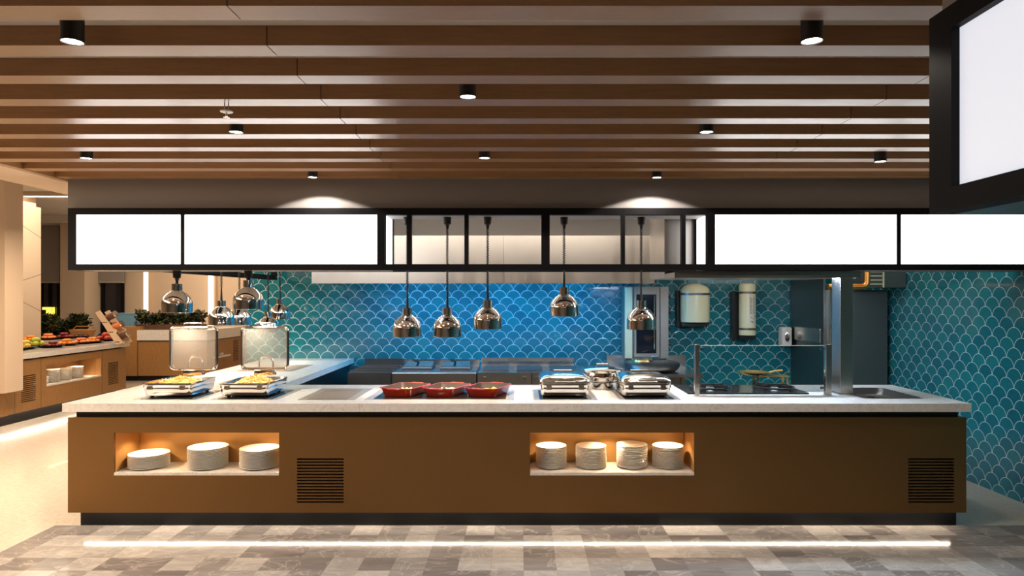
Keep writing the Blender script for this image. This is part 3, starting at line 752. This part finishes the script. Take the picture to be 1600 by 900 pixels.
# ------------------------------------------------------------------ hoods
hd = thing('kitchen_hood', 'long steel extractor hood along the blue tiled wall', 'extractor hood', (0, 7.1, 0))
hx0, hx1 = X(487, 7.1), 1.42; hz0, hz1 = 1.79, Z(368, 7.1)
xm = X(786.5, 7.1)
MB().box(hx0, xm-.001, 0, 1.09, hz0+.12, hz1).box(xm+.001, hx1, 0, 1.09, hz0+.12, hz1).box(hx0, xm-.001, 0, .02, hz0, hz0+.12).box(xm+.001, hx1, 0, .02, hz0, hz0+.12).box(xm-.05, xm+.05, .02, .03, hz0, hz0+.12).box(hx0, hx0+.02, .02, 1.09, hz0, hz0+.12).box(hx1-.02, hx1, .02, 1.09, hz0, hz0+.12).build('casing', M['steelh'], hd)
MB().box(hx0+.05, hx1-.02, .02, .12, hz0+.001, hz0+.02).build('gutter', M['steeld'], hd)
MB().box(hx0+.02, hx1-.02, .3, 1.09, hz0+.10, hz0+.12).build('filters', M['steeld'], hd)
for a, b in ((-1.70, -.85), (-.65, .15), (.32, .98)):
    tb = MB().box(a, b, .26, .62, hz0+.075, hz0+.10).build('lamp_tube', M['tubeb'], hd)
hf = thing('cooking_hood', 'steel extractor hood over the cooktop with a lit underside', 'extractor hood', (0, 5.46, 0))
fx0, fx1 = X(1048, 5.1)+.03, X(1345, 5.1)
MB().box(fx0, fx1, 0, .62, 1.80, 2.59).build('casing', M['steelh'], hf)
MB().box(fx0, fx1, -.36, -.34, 1.79, 1.842).box(fx0, fx0+.02, -.34, 0, 1.79, 1.842).box(fx1-.02, fx1, -.34, 0, 1.79, 1.842).build('canopy_lip', M['steel'], hf)
MB().box(fx0, fx1, -.34, 0, 1.832, 1.842).build('canopy_top', M['steeld'], hf)
MB().box(fx0+.05, fx0+.62, -.28, -.2, 1.80, 1.832).box(fx0+.75, fx0+1.3, -.28, -.2, 1.80, 1.832).build('lamp_tube', M['tubef'], hf)

# ------------------------------------------------------------------ back line appliances
ZA = .83; YA = 7.25
def fluted(mb, x0, x1, y, z0, z1, st=.022):
    n = int((x1-x0)/st)
    for i in range(n): mb.box(x0+i*st, x0+i*st+st*.6, y-.008, y, z0, z1)
rg = thing('cooking_range', 'low dark range with open shelf next to the side counter', 'cooking range', (X(543, YA), YA, 0))
w = X(611, YA) - X(543, YA)
grid_panel(MB(), 'x', .0, w, .1, ZA-.03, 0, .75, [(.02, w-.05, .55, .70)]).build('body', M['steeld'], rg)
MB().box(0, w, .7, .72, .1, ZA-.03).build('back', M['blackp'], rg)
m_ = MB().box(0, w, .1, .12, ZA, ZA+.02).box(0, w, .55, .57, ZA, ZA+.02).box(0, w, .3, .32, ZA, ZA+.02); m_.box(0, w, .0, .8, ZA-.03, ZA-.001); fluted(m_, .02, w-.02, .8, ZA, ZA+.08); m_.box(0, w, .8, .82, ZA-.03, ZA+.08)
m_.build('top_grate', M['steeld'], rg)
MB().box(w*.72, w-.06, .05, .3, .56, .66).build('tray', M['steel'], rg)
MB().box(.03, w-.03, .05, .7, 0, .1).build('plinth', M['kick'], rg)
fy = thing('deep_fryer', 'steel twin deep fryer with two black basket handles', 'deep fryer', (X(612, YA), YA, 0))
w = X(744, YA) - X(612, YA)
MB().box(0, w, 0, .85, .1, ZA, .008).build('body', M['steel'], fy)
MB().box(.03, w-.03, .05, .7, 0, .1).build('plinth', M['kick'], fy)
for q in (.25, .72):
    bo = MB().box(w*q-.17, w*q+.17, .28, .62, ZA, ZA+.035, .01).build('basket', M['steeld'], fy)
    MB().quad((w*q-.17, .26, ZA+.02), (w*q+.17, .26, ZA+.02), (w*q+.15, .62, ZA+.07), (w*q-.15, .62, ZA+.07)).build('lid', M['steel'], bo)
    MB().tube([(w*q-.01, .6, ZA+.04), (w*q-.03, .45, ZA+.085), (w*q-.045, .36, ZA+.10)], [.008, .014, .016]).build('handle', M['blackp'], bo, True)
MB().box(.01, w-.01, .78, .84, ZA, ZA+.07).build('backguard', M['steel'], fy)
gd = thing('griddle_range', 'long steel griddle range with fluted backguard behind the heat lamps', 'cooking range', (X(746, YA), YA, 0))
w = X(962, YA) - X(746, YA)
MB().box(0, w*.39, 0, .85, .1, ZA).box(w*.395, w, 0, .85, .1, ZA).build('body', M['steel'], gd)
MB().box(.03, w-.03, .05, .7, 0, .1).build('plinth', M['kick'], gd)
m_ = MB().box(0, w*.74, .78, .84, ZA, ZA+.05); fluted(m_, 0, w*.74, .78, ZA+.02, ZA+.095); m_.box(0, w*.74, .78, .8, ZA+.02, ZA+.09); m_.build('backguard', M['steel'], gd)
m_ = MB()
for k in range(3): m_.box(.05+k*w*.25, .05+k*w*.25+w*.19, .12, .6, ZA+.001, ZA+.02)
m_.build('griddle_plate', M['steeld'], gd)
for q in (.05, .34, .43, .70): MB().lathe([(.018, -.03), (.02, 0)], (w*q, 0, ZA-.06), 16, 'y').build('knob', M['chrome'], gd, True)
bt = thing('steel_bench', 'low steel bench behind the closed dishes under the upright oven', 'bench', (X(963, YA), YA, 0))
w = X(1100, YA) - X(963, YA)
MB().box(0, w, 0, .8, .78, ZA-.02).build('worktop', M['steel'], bt)
MB().box(0, w, .8, .93, .5, ZA+.12).build('upstand', M['steel'], bt)
for sx in (.03, w-.06):
    for sy in (.03, .74): MB().box(sx, sx+.03, sy, sy+.03, 0, .78).build('leg', M['steel'], bt)
MB().box(.03, w-.03, .03, .75, .25, .27).build('undershelf', M['steel'], bt)
kt = thing('round_griddle', 'wide round dark griddle on the steel bench before the oven', 'griddle', (X(1019, 7.6), 7.62, ZA-.02))
MB().lathe([(.2, 0), (.27, .01), (.31, .05), (.315, .09), (.30, .10), (0, .105)], n=48, cap=False).build('body', M['steeld'], kt, True)
MB().tube([(0, -.02, .1), (0, -.02, .16), (.06, -.05, .17)], .01).build('spreader', M['chrome'], kt, True)
MB().lathe([(.0, .0), (.13, .0), (.12, .02), (0, .03)], (-.1, .05, .105), 32, cap=False).build('lid', M['brass'], kt, True)
# upright oven on a shelf against the wall
yo = 7.93
ov = thing('upright_oven', 'tall narrow steel oven with black glass door on the tiled wall', 'oven', (X(1010, yo), yo, Z(561, yo)))
wl, wr = X(976, yo)-X(1010, yo), X(1045, yo)-X(1010, yo); ho = Z(448, yo)-Z(561, yo)
MB().box(wl, wr, .02, .25, 0, ho).build('casing', M['oven'], ov)
MB().box(wl+.005, wl+.09, 0, .02, .01, ho-.01).build('side_panel', M['tank'], ov)
do = MB().box(wl+.11, wr-.12, -.015, .02, .02, ho-.02).build('door', M['oven'], ov)
MB().box(X(994, yo)-X(1010, yo), X(1025, yo)-X(1010, yo), -.018, -.014, Z(552, yo)-Z(561, yo), Z(460, yo)-Z(561, yo)).build('door_glass', M['night'], do)
MB().tube([(.085, -.045, .12), (.085, -.045, ho-.1)], .008).build('door_handle', M['chrome'], do, True)
MB().box(wr-.10, wr-.02, -.01, .02, .01, ho-.01).build('control_panel', M['oven'], ov)
for q in (.2, .42, .64, .86): MB().lathe([(.022, 0), (.02, .04)], (wr, .1, ho*q), 16, 'x').build('knob', M['blackp'], ov, True)
MB().box(wl+.02, wr-.02, .05, .25, -.07, 0).build('bracket', M['steeld'], ov)

# ------------------------------------------------------------------ cylinders, dispenser, fridge, pipes on the tiled wall
yt = 8.0
def cylinder(name, lab, px0, px1, py0, py1, dome, straps, back):
    R = (X(px1, yt)-X(px0, yt))/2; Hh = Z(py0, yt)-Z(py1, yt)
    t = thing(name, lab, 'tank', (X((px0+px1)/2, yt), yt, Z(py1, yt)))
    MB().lathe([(R*.96, 0), (R, .015), (R, Hh-dome)] + [(R*math.cos(a*PI/16), Hh-dome+dome*math.sin(a*PI/16)) for a in range(1, 9)], n=40).build('shell', M['tank'], t, True)
    for s_ in straps: MB().lathe([(R+.003, s_-.012), (R+.003, s_+.012)], n=40, cap=False).box(-R*.25, R*.25, -R-.006, -R, s_-.008, s_+.008).build('strap', M['steeld'], t, True)
    MB().box(-R-back, R*.95, .09, .195, -.06, Hh*.82).box(-R*.95, R*.95, -.02, .15, -.05, -.002).build('bracket', M['blackp'], t)
    return t, R, Hh
cylinder('pressure_tank', 'wide ivory pressure tank with one strap, nearest the upright oven', 1063.5, 1108, 443, 503, .09, [.33], .02)
t, R, Hh = cylinder('extinguisher_cylinder', 'slim ivory cylinder with two straps and a printed label on tiled wall', 1155, 1180.5, 442, 523.5, .03, [.075, .505], .05)
lb = MB(); 
for i in range(9):
    a0 = -PI/2 - .1 + i*.09; a1 = a0 + .09; r_ = R + .0015
    lb.quad((r_*math.cos(a0), r_*math.sin(a0), .13), (r_*math.cos(a1), r_*math.sin(a1), .13), (r_*math.cos(a1), r_*math.sin(a1), .46), (r_*math.cos(a0), r_*math.sin(a0), .46))
lbo = lb.build('label', M['label'], t)
ik = MB(); rnd = random.Random(3)
for c in range(2):
    for i in range(15):
        a0 = -PI/2 - .05 + c*.38; a1 = a0 + rnd.uniform(.2, .33); z0 = .44 - i*.0135; r_ = R+.003
        ik.quad((r_*math.cos(a0), r_*math.sin(a0), z0), (r_*math.cos(a1), r_*math.sin(a1), z0), (r_*math.cos(a1), r_*math.sin(a1), z0+.005), (r_*math.cos(a0), r_*math.sin(a0), z0+.005))
for a0, z0, q in ((.05, .205, .012), (.35, .19, .018), (.58, .22, .016), (.05, .16, .01), (.25, .145, .022)):
    a = -PI/2 + a0; r_ = R+.003; ik.quad((r_*math.cos(a), r_*math.sin(a), z0), (r_*math.cos(a+.12), r_*math.sin(a+.12), z0), (r_*math.cos(a+.12), r_*math.sin(a+.12), z0+q), (r_*math.cos(a), r_*math.sin(a), z0+q))
ik.build('printed_text', M['ink'], lbo)
sd = thing('soap_dispenser', 'white wall soap dispenser on the tiles beside the tall fridge', 'soap dispenser', (X(1228, 8.1), 8.12, Z(541, 8.1)))
sw = (X(1236, 8.1)-X(1220, 8.1))/2; sh = Z(511, 8.1)-Z(541, 8.1)
mb = MB().box(-sw, sw, -.06, .075, 0, sh, .02).build('housing', M['whitepl'], sd, True)
MB().ball((0, -.062, sh*.5), .03, (1, .3, 2.2), 14).build('button', M['chrome'], sd, True)
MB().box(-.02, .02, -.07, -.055, sh*.3, sh*.45).build('nozzle', M['blackp'], sd)
YFZ = 7.25
fz = thing('refrigerator', 'tall grey-green steel refrigerator in the corner of the tiled walls', 'refrigerator', (X(1294, YFZ), YFZ, 0))
w = X(1387, YFZ) - X(1294, YFZ); zf = Z(453, YFZ)
MB().box(0.0, w, .05, .93, .08, zf, .004).build('body', M['fridge'], fz)
do = MB().box(.02, w, .0, .045, .1, zf-.01, .006).build('door', M['fridge'], fz)
MB().box(-.005, .02, 0, .05, .1, zf, .002).build('edge_trim', M['steelh'], fz)
MB().tube([(.012, -.03, 1.0), (.012, -.03, 1.35)], .009).tube([(.012, 0, 1.02), (.012, -.03, 1.02)], .006).tube([(.012, 0, 1.33), (.012, -.03, 1.33)], .006).build('door_handle', M['chrome'], do, True)
MB().box(.03, w-.03, .08, .9, 0, .08).build('plinth', M['kick'], fz)
MB().box(-.03, -.006, .05, .93, 0, 1.86).build('side_panel', M['steeld'], fz)
MB().box(-.045, -.03, .1, .8, 1.14, 1.30, .007).build('side_reflection', M['steel'], fz)  # raised bright band standing in for a reflection on the polished side
yp = 6.7
pp = thing('copper_pipe', 'bent copper pipe beside the steel post under the fascia', 'pipe', (X(1333, yp), yp, 0))
r_ = .03; pts = [(-.25, 0, Z(448, yp)), (X(1345, yp)-X(1333, yp), 0, Z(448, yp))]
cx = X(1347, yp)-X(1333, yp); cz = Z(440, yp)
for i in range(7):
    a = -PI/2 + i*PI/12; pts.append((cx + .05*math.cos(a), 0, cz + .05*math.sin(a)))
pts += [(cx+.05, 0, cz+.1), (cx+.05, 0, 2.6)]
MB().tube(pts, r_, 14).build('pipe', M['copper'], pp, True)
gr = thing('wall_vent', 'pale slatted vent box high in the corner above the refrigerator', 'vent', (X(1360, 6.9), 6.95, Z(449, 6.9)))
w = 4.0 - X(1360, 6.9); hh = .19
wv = X(1386, 6.9)-X(1360, 6.9)
MB().box(0, w, .02, .3, 0, hh).build('casing', M['fridge'], gr)
MB().box(wv-.01, wv, 0, .02, 0, hh).box(0, wv, 0, .02, hh-.01, hh).build('frame', M['tank'], gr)
m_ = MB()
for i in range(4): m_.box(.0, wv-.02, .0, .02, .03+i*.042, .04+i*.042)
m_.build('slats', M['tank'], gr)

# ------------------------------------------------------------------ fruit island in the dining room
FX = -6.45
poly = [(FX, 8.5), (FX, 11.1), (-8.25, 12.85), (-9.4, 12.85), (-9.4, 8.5)]
wt2 = MB().prism(poly, .84, .9).build('worktop', M['quartz']); tag(wt2, 'white worktop of the fruit island in the dining room', 'worktop')
inl = [(FX-.18, 8.6), (FX-.18, 11.0), (-8.2, 12.6), (-9.2, 12.6), (-9.2, 8.6)]
MB().prism(inl, .9, .9015).build('display_inlay', M['hobf'], wt2)
fi = thing('fruit_island', 'oak island with a lit plate niche and two vents, carrying the fruit plates', 'counter', (FX-.04, 0, 0))
hol = []
yv = lambda px: 6.49*F/(HX-px)
nz0, nz1 = Z(604, yv(73)), Z(570.5, yv(73))
nich = (yv(72.7), yv(157.5), nz0, nz1); hol.append(nich)
for a, b, p0, p1 in ((33, 56, 588, 630), (169, 185, 567, 602)):
    za, zb_ = Z(p0+1, yv(a)), Z(p1-1, yv(a))
    for i in range(14):
        zz = za + (zb_-za)*i/13; hol.append((yv(a), yv(b), zz-.007, zz+.007))
grid_panel(MB(), 'y', 8.0, 11.06, .15, .815, -.02, 0, hol).build('front_panel', M['wood'], fi)
b = MB().prism([(-.02, 11.06), (-1.78, 12.78), (-2.9, 12.78), (-2.9, 12.76), (-1.79, 12.76), (-.04, 11.05)], .15, .815); b.box(-2.9, -2.88, 8.5, 12.76, .15, .815)
b.build('carcass', M['wood'], fi)
MB().prism([(-.12, 8.0), (-.12, 11.0), (-1.8, 12.65), (-2.8, 12.65), (-2.8, 8.0)], 0, .15).build('plinth', M['kick'], fi)
MB().prism([(-.06, 8.5), (-.06, 11.02), (-1.8, 12.7), (-2.8, 12.7), (-2.8, 8.5)], .815, .84).build('shadow_gap', M['dark'], fi)
for yy_ in (yv(23), yv(64), yv(160)): MB().box(-.001, .0005, yy_-.003, yy_+.003, .15, .815).build('panel_seam', M['dark'], fi)
MB().box(-.07, -.05, 8.5, 11.0, .17, .80).build('vent_backing', M['dark'], fi) if False else None
for a, b2 in ((33, 56), (169, 185)): MB().box(-.06, -.05, yv(a)-.02, yv(b2)+.02, .25, .76).build('vent_backing', M['dark'], fi)
nm = MB(); a, b2, c, d = nich
nm.quad((-.02, a, d), (-.02, b2, d), (-.34, b2, d), (-.34, a, d)); nm.quad((-.34, a, c), (-.34, b2, c), (-.34, b2, d), (-.34, a, d))
nm.quad((-.02, a, c), (-.02, a, d), (-.34, a, d), (-.34, a, c)); nm.quad((-.02, b2, c), (-.02, b2, d), (-.34, b2, d), (-.34, b2, c)); nm.quad((-.02, a, c), (-.02, b2, c), (-.34, b2, c), (-.34, a, c))
nm.build('niche_lining', M['wood'], fi)
MB().box(-.33, .01, a+.003, b2-.003, c+.001, c+.025).build('shelf', M['quartz'], fi)
MB().box(-.05, -.03, a+.1, b2-.1, d-.0015, d-.0005).build('niche_led_strip', M['ledn'], fi)
for q in (.25, .75): light('niche_spot', 'SPOT', (-.1, a+(b2-a)*q, d-.01), 6, (1, .78, .5), angle=125, blend=.6, radius=.01, parent=fi)
MB().box(-.088, -.085, 8.1, 11.0, .142, .146).build('led_strip', M['led'], fi)
zsf = c + .026
for q, n, lab in ((9.28, 7, 'the short stack at the near edge of the oak island niche'), (9.52, 13, 'the first full stack in the oak island niche'), (9.78, 12, 'the middle stack in the oak island niche'), (10.03, 12, 'the farthest stack in the oak island niche')):
    stack(sm, us_, FX-.20, q, zsf, n, .0135, lab, 'plates in the oak island niche')
# fruit plates
dp = MB().lathe([(0, 0), (.10, 0), (.155, .028), (.16, .03), (.15, .028), (.095, .006), (0, .006)], n=32, cap=False).build('serving_plate', M['blackp'], None, True)
fruits = []
rows = [
 (22, 546, 'lemon', .038, 9, 'pale yellow fruit, nearest the pier', 'fruit_lemon'), (38, 544, 'lemon', .04, 9, 'yellow lemons beside the green apples', 'fruit_lemon'),
 (56, 541, 'apple', .047, 10, 'green apples in a heap', 'fruit_green'), (82, 541.5, 'fruit_slice', .030, 16, 'dark red fruit slices', 'fruit_dred'), (104, 538.5, 'orange_slice', .034, 18, 'bright orange slices', 'fruit_orange'),
 (127, 536, 'orange_slice', .032, 16, 'peach coloured slices', 'fruit_peach'), (145, 534.5, 'fruit_slice', .030, 14, 'mixed orange and brown fruit', 'fruit_orange'), (165, 531.5, 'tomato', .048, 9, 'red tomatoes beside the jar rack', 'fruit_red'),
 (20, 534, 'fruit_slice', .036, 16, 'orange-red slices by the pier in the rear row', 'fruit_peach'), (47, 532.5, 'orange_slice', .034, 16, 'orange wedges in the rear row', 'fruit_orange'), (76, 529.5, 'fruit_slice', .036, 14, 'red-orange slices in the rear row', 'fruit_peach'),
 (101, 528, 'fruit_slice', .038, 14, 'dark red fruit in the rear row', 'fruit_dred'), (126, 526.5, 'fruit_slice', .024, 10, 'dark small fruit in the rear row', 'fruit_brown')]
for i, (px, py, kind, r_, n, lab, mk) in enumerate(rows):
    y = (HC-.915)*F/(py-HY); x = X(px, y)
    o = dp if i == 0 else dp.copy()
    if i: COL.objects.link(o)
    o.location = (x, y, .9025); tag(o, 'black plate under ' + lab, 'plate', 'black fruit plates on the oak island')
    src = None; rnd = random.Random(i)
    for k in range(n):
        if src is None:
            src = MB().ball((0, 0, 0), r_, (1.25, .9, .8) if 'slice' in kind else ((1.25, 1, 1) if kind == 'lemon' else (1, 1, .92)), 12).build(kind, M[mk], None, True); f_ = src
        else:
            f_ = src.copy(); COL.objects.link(f_)
        lay = 0 if k < n*.62 else 1; a = k*2.4 + i; rad = (.105 if lay == 0 else .045) * math.sqrt(((k % max(1, int(n*.62)))+.5)/max(1, int(n*.62)))
        f_.location = (x + rad*math.cos(a), y + rad*math.sin(a), .9025+.010 + r_*.8 + lay*r_*1.2)
        f_.rotation_euler = (0, 0, rnd.uniform(0, 6))
        tag(f_, 'one of the ' + lab, kind.replace('_', ' '), lab)
# jar rack
yr = 10.75; xr = X(183, yr)
rk = thing('jar_rack', 'tilted pale wooden rack at the end of the fruit island', 'rack', (xr, yr, .9025))
for s_ in (-.13, .11):
    MB().prism([(-.25, 0), (-.20, 0), (.14, 0), (.14, 0)], 0, 0.001) if False else None
    m_ = MB(); pts = [(.12, .0), (.06, .0), (-.27, .50), (-.20, .535), (.01, .25), (.08, .22), (.06, .17), (.17, .03)]
    a = [m_.b.verts.new((p[0], s_, p[1])) for p in pts]; b = [m_.b.verts.new((p[0], s_+.02, p[1])) for p in pts]
    m_.b.faces.new(a); m_.b.faces.new(b[::-1])
    for i in range(len(a)): m_.b.faces.new((a[i], a[(i+1) % len(a)], b[(i+1) % len(a)], b[i]))
    m_.build('side', M['birch'], rk)
for q in (0, 1, 2):
    bx, bz = -.14 + q*.10, .36 - q*.155
    MB().box(bx-.02, bx+.06, -.13, .13, bz-.02, bz-.008).build('crossbar', M['birch'], rk)
    jt = thing('glass_jar', ('top glass jar lying in the tilted wooden rack', 'middle glass jar lying in the tilted wooden rack', 'bottom glass jar lying in the tilted wooden rack')[q], 'jar', (xr+bx+.02, yr-.02, .9025+bz-.006), 0, 'jars in the wooden rack')
    MB().tube([(-.03, 0, .055), (.10, 0, .115)], .052, 16).build('jar', M['fruit_brown' if q != 1 else 'fruit_peach'], jt, True)
    MB().tube([(.10, 0, .115), (.12, 0, .124)], .056, 16).build('lid', M['chrome'], jt, True)
# pier base under the hanging pier
struct(MB().box(-8.9, -6.47, 8.06, 8.49, .15, .469).build('baseboard_pier', M['wood']))
# planters
def foliage(name_t, lab, x0, x1, y0, y1, z0, zt, n, seed):
    t = thing(name_t, lab, 'planter', ((x0+x1)/2, (y0+y1)/2, 0 if z0 < .85 else z0)); bz = t.location.z; cx, cy = (x0+x1)/2, (y0+y1)/2
    w, d = (x1-x0)/2, (y1-y0)/2
    MB().box(-w, w, -d, d, 0, z0+.10-bz).build('box', M['planter'], t)
    mb = MB(); rnd = random.Random(seed)
    for i in range(n):
        u = rnd.uniform(-w, w); v = rnd.uniform(-d, d); hmax = (zt-z0-.1)*(.65+.35*math.sin(u*5+seed)**2)
        z = z0+.09-bz + rnd.uniform(0, 1)**.7*hmax
        th = rnd.uniform(0, 2*PI); ph = rnd.uniform(-.3, 1.1); L = rnd.uniform(.05, .12); wd = L*.22
        dv = Vector((math.cos(th)*math.cos(ph), math.sin(th)*math.cos(ph), math.sin(ph))); sv = dv.cross(Vector((rnd.uniform(-1, 1), rnd.uniform(-1, 1), 1))).normalized(); c = Vector((u, v, z))
        mb.quad(c, c+dv*L*.5+sv*wd, c+dv*L, c+dv*L*.5-sv*wd)
    for i in range(int(w*2/.12)):
        u = -w + .06 + i*.12; mb.tube([(u, 0, z0+.08-bz), (u+rnd.uniform(-.05, .05), rnd.uniform(-.05, .05), z0+.1-bz+(zt-z0-.1)*.8)], .006, 5)
    mb.build('foliage', M['leaf'], t)
foliage('planter_box', 'leafy planter box with yellow-tipped plants behind the fruit plates', X(8, 12.3), X(122, 12.9), 13.0, 13.3, .8, 1.30, 2600, 3)
bk = thing('bread_basket', 'brown woven basket on the far corner of the fruit island', 'basket', (X(129, 12.6), 12.6, .9))
MB().loft([(0, .30, .2, .06), (.13, .42, .28, .08), (.14, .42, .28, .08), (.13, .39, .25, .07), (.02, .28, .18, .05)], capb=True).build('body', M['basket'], bk, True)
MB().tube([(-.2, 0, .12), (-.12, 0, .2), (.12, 0, .2), (.2, 0, .12)], .01).build('handle', M['basket'], bk, True)
ch = thing('dining_chair', 'dark blue chair behind the fruit island by the wide window', 'chair', (X(158, 14), 14.0, 0))
MB().loft([(.44, .46, .46, .08), (.48, .46, .46, .08)]).build('seat', M['chair'], ch, True)
m_ = MB(); pts = [(-.22, .2, .48), (-.24, .24, .8), (-.2, .26, .86), (.2, .26, .86), (.24, .24, .8), (.22, .2, .48)]
m_.b.faces.new([m_.b.verts.new(p) for p in pts]); m_.b.faces.new([m_.b.verts.new((p[0], p[1]+.03, p[2])) for p in pts]); m_.tube(pts, .02)
m_.build('backrest', M['chair'], ch, True)
for sx in (-.18, .18):
    for sy in (-.18, .18): MB().tube([(sx, sy, .44), (sx*1.15, sy*1.15, 0)], .012).build('leg', M['black'], ch, True)
# second island
Y2 = 13.2
x0, xa, xc = X(186, Y2), X(214, Y2), X(322, Y2)
i2 = thing('serving_island', 'oak serving island with white marble apron behind the side counter', 'counter', (x0, Y2, 0))
MB().box(0, xa-x0, 0, 1.6, .1, Z(511, Y2)).build('end_block', M['wood'], i2)
MB().box(xa-x0, xc-x0, .03, 1.9, .1, Z(533.5, Y2)).build('body', M['wood'], i2)
MB().box(xa-x0, xc-x0+.02, 0, 1.95, Z(532, Y2), Z(516, Y2)).build('apron', M['quartz'], i2)
MB().box(xa-x0, xc-x0+.0, .02, 1.93, Z(533.5, Y2), Z(532, Y2)).build('shadow_gap', M['dark'], i2)
MB().box(.05, xc-x0-.05, .06, 1.8, 0, .1).build('plinth', M['kick'], i2)
m_ = MB()
for i in range(13): m_.box(xc-x0, xc-x0+.004, 1.25, 1.5, .28+i*.035, .295+i*.035)
m_.build('vent', M['dark'], i2)
MB().box(xc-x0-.02, xc-x0+.08, .3, .95, .42, .45).build('shelf', M['quartz'], i2)
for k in range(4):
    o = sm.copy(); COL.objects.link(o); o.location = (xc-.0+.0, Y2+.62, .452+k*.011); o.scale = (.6, .6, 1); tag(o, 'small white plate on the shelf of the marble-aproned island', 'plate', 'plates on the marble island shelf')
foliage('planter_box', 'dark leafy planter box standing on the marble-aproned island', X(216, 13.6), X(316, 13.6), 13.5, 13.8, Z(515.9, Y2), 1.36, 2600, 5)
t = thing('blue_container', 'pale blue plastic container beside the planter near the wide window', 'container', (X(201, 13.9), 13.9, Z(510.9, Y2)))
MB().loft([(0, .36, .28, .03), (.24, .42, .3, .04)]).build('tub', M['bluebox'], t, True)
MB().loft([(.24, .44, .32, .04), (.26, .44, .32, .04)]).build('lid', M['bluebox'], t, True)
